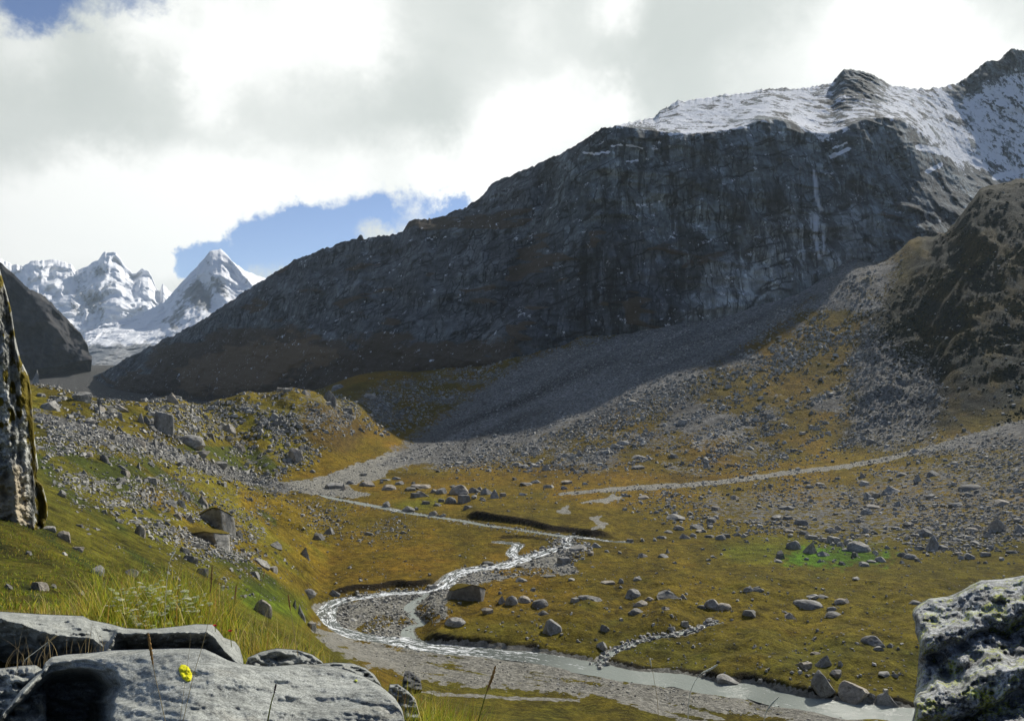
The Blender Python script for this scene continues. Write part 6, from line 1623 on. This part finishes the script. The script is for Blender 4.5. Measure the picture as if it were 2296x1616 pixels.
def stalk(label, pts, Y, rpx, mat, head=0.0, hmat=None, hpx=0.0, group=None):
    q = curve_pts(pts)
    q3 = world_of(q[:, 0], q[:, 1], np.full(len(q), Y) + np.linspace(-.03, .03, len(q)))
    root = bpy.data.objects.new('grass_stalk', None); COL.objects.link(root)
    root.location = q3[-1]
    tag(root, label, "grass stalk")
    u = rpx * Y / FOC
    v, f = tube(q3 - q3[-1], np.linspace(.45, 1, len(q)) * u)
    build_mesh('stem', v, f, mat, root)
    if head > 0:
        n = max(4, int(len(q) * head)); h = q3[:n]
        h2 = np.stack([np.interp(np.linspace(0, n - 1, 22), np.arange(n), h[:, i]) for i in range(3)], -1)
        s = np.linspace(0, 1, 22)
        rad = hpx * Y / FOC * (np.sin(np.pi * np.clip(s * .92 + .06, 0, 1)) ** .6) * (1 + .35 * np.cos(np.arange(22) * 2.3))
        v, f = tube(h2 - q3[-1], np.maximum(rad, u * .4), 7)
        build_mesh('seed_head', v, f, hmat or HEAD, root)
    return root
stalk("ripe grass stalk with an orange seed head in front of the lichen-spotted rock", [(332,1418),(340,1470),(347,1511),(359,1563),(376,1640)], 2.42, .9, STRAW, .40, HEAD, 3.0)
stalk("tallest brown grass stalk, leaning across the yellow lichen spot", [(476,1266),(472,1330),(466,1397),(452,1453),(432,1521),(405,1640)], 2.40, .8, STRAW, .24, HEAD, 1.8)
stalk("thin straw stem crossing just left of the yellow lichen spot", [(428,1420),(424,1460),(416,1520),(400,1640)], 2.44, .55, STRAW)
stalk("short green blade with a purple-black tip on the lichen-spotted rock", [(619,1532),(614,1556),(607,1580),(594,1650)], 2.3, 2.2, STALKG, .26, DARKTIP, 2.0)
stalk("pale arching grass stalk with a bent seed head over the silty river", [(1609,1489),(1592,1500),(1573,1509),(1556,1531),(1545,1568),(1542,1650)], 3.0, 1.1, PALE, .32, PALE, 2.2)
stalk("short pale bent stalk right of the arching one", [(1746,1562),(1730,1578),(1716,1602),(1706,1660)], 3.0, 1.0, PALE, .5, PALE, 1.9)
stalk("fine stalk with a forked pale head between river and rill", [(1457,1474),(1460,1492),(1466,1520),(1474,1570),(1478,1650)], 3.4, .6, STRAW, .2, PALE, 1.6)
stalk("broad olive grass stalk rising from the tuft below the gravel flats", [(1111,1492),(1102,1522),(1088,1560),(1060,1660)], 3.0, 1.6, STALKG, .45, HEAD, 3.2)
stalk("pale grass stalk curling over above the leafy plants", [(394,1234),(386,1246),(380,1262),(375,1296),(371,1350),(369,1412)], 5.4, .7, PALE, .2, PALE, 1.5)
stalk("brown seed stalk just right of the slab rock's end", [(530,1312),(526,1345),(522,1375),(514,1425)], 4.7, .7, STALKG, .35, HEAD, 2.0)
stalk("orange upright stalk in front of the river's outer bend", [(646,1332),(650,1360),(655,1390),(668,1470)], 4.6, .8, STRAW, .35, HEAD, 1.9)
stalk("dark thin stalk by the dark pitted boulder", [(593,1280),(584,1325),(574,1372),(562,1450)], 4.6, .7, STALKG, .2, HEAD, 1.3)
stalk("pale broken straw lying across the dark space under the slab", [(128,1423),(110,1437),(84,1457),(56,1479),(53,1493)], 3.9, 1.0, PALE, .3, STRAW, 1.8)

# pale-leaved plants behind the slab
M_LEAF = mat_blade("pale leaf", .35); M_STEM = STALKG
def leafy(px, Y, h, n, seed, label):
    h = h * 1.02
    r = np.random.default_rng(seed)
    root = bpy.data.objects.new('leafy_plant', None); COL.objects.link(root)
    g0 = terrain(px, Y)[0]; root.location = g0
    tag(root, label, "plant", "pale-leaved plants behind the slab")
    pts = np.stack([np.linspace(0, r.uniform(-.05, .05), 8), np.linspace(0, r.uniform(-.03, .03), 8), np.linspace(-.03, h, 8)], -1)
    v, f = tube(pts, np.linspace(.004, .002, 8)); build_mesh('stem', v, f, M_STEM, root)
    V = []; F = []; T_ = []
    for i in range(n):
        t = r.uniform(.55, 1.0); c = pts[0] + (pts[-1] - pts[0]) * t
        a = r.uniform(0, 2 * np.pi); d = np.array([math.cos(a), math.sin(a), r.uniform(.1, .8)]); d /= np.linalg.norm(d)
        s = np.cross(d, [0, 0, 1]); s /= np.linalg.norm(s); L = r.uniform(.032, .06); c = c + d * r.uniform(.01, .15)
        o = len(V)
        for uu in (0, .3, .65, 1.0):
            ww = (.05, .42, .36, .03)[(0, .3, .65, 1.0).index(uu)] * L
            q = c + d * L * uu - np.array([0, 0, .25 * L * uu * uu])
            V += [q - s * ww, q + np.array([0, 0, .12 * L * (1 - abs(uu - .5))]), q + s * ww]
            cc = np.array([(0.52, 0.52, 0.42), (0.34, 0.37, 0.20), (0.26, 0.30, 0.08)][int(r.integers(3))])
            T_ += [cc] * 3
        for j in range(3):
            b0 = o + 3 * j
            F += [(b0, b0 + 1, b0 + 4, b0 + 3), (b0 + 1, b0 + 2, b0 + 5, b0 + 4)]
    build_mesh('foliage', np.array(V), np.array(F), M_LEAF, root, {'tint': np.array(T_)}, kind='stuff')
    return root
for i, (px, Y, h, w_) in enumerate([(284, 5.9, .34, "leftmost pale-leaved plant in the grass behind the slab"), (306, 5.7, .30, "second pale-leaved plant from the left behind the slab"), (330, 6.1, .36, "bushy pale-leaved plant in mid clump behind the slab"), (352, 5.6, .28, "low pale-leaved plant nearest the slab's middle"),
                                  (376, 6.0, .36, "tallest pale-leaved plant under the curling straw"), (405, 5.8, .32, "second pale-leaved plant from the right behind the slab"), (430, 5.9, .33, "rightmost pale-leaved plant behind the slab")]):
    leafy(px, Y, h, 30, 600 + i, w_)
M_RED = mat_flat("red petals", (0.42, 0.02, 0.03))
def flower(px, py, Y, label):
    p = world_of(np.array([px]), np.array([py]), np.array([Y]))[0]
    root = bpy.data.objects.new('wildflower', None); COL.objects.link(root)
    root.location = p - np.array([0, 0, .16]); tag(root, label, "wildflower")
    pts = np.stack([np.linspace(.02, 0, 6), np.zeros(6), np.linspace(-.06, .155, 6)], -1)
    v, f = tube(pts, np.full(6, .0025)); build_mesh('stem', v, f, STALKG, root)
    V = []; F = []
    for i in range(11):
        a = i * 2.399; d = np.array([math.cos(a), math.sin(a), .5 + .06 * i]); d /= np.linalg.norm(d); s = np.cross(d, [0, 0, 1]); s /= np.linalg.norm(s)
        c = np.array([0, 0, .155]); o = len(V)
        V += [c - s * .002, c + s * .002, c + d * .014 + s * .006, c + d * .026, c + d * .014 - s * .006]
        F += [(o, o + 1, o + 2, o + 4), (o + 4, o + 2, o + 3, o + 3)]
    me = build_mesh('bloom', np.array(V), np.array([q for q in F if len(set(q)) == 4]), M_RED, root, smooth_shade=False)
    tri = [q for q in F if len(set(q)) == 3]
    return root
flower(482, 1402, 4.7, "small red wildflower at the slab rock's right shoulder")
flower(516, 1414, 4.7, "lower red wildflower beside the brown seed stalk")

# ------------------------------------------------------------------ air
def make_haze(density):
    x0, x1, y0, y1, z0, z1 = -4200.0, 2600.0, -30.0, 9500.0, -140.0, 1250.0
    v = np.array([(x, y, z) for z in (z0, z1) for y in (y0, y1) for x in (x0, x1)])
    f = np.array([(0, 2, 3, 1), (4, 5, 7, 6), (0, 1, 5, 4), (2, 6, 7, 3), (0, 4, 6, 2), (1, 3, 7, 5)])
    m = bpy.data.materials.new("air"); m.use_nodes = True
    k = Nodes(m.node_tree); k.n.clear()
    o = k.add('ShaderNodeOutputMaterial'); pv = k.add('ShaderNodeVolumePrincipled')
    pv.inputs['Color'].default_value = (0.74, 0.90, 1.0, 1)
    pv.inputs['Density'].default_value = density
    pv.inputs['Anisotropy'].default_value = 0.3
    k.l.new(pv.outputs[0], o.inputs['Volume'])
    h = build_mesh('haze', v, f, m, smooth_shade=False, kind='stuff')
    return h
make_haze(0.000028)
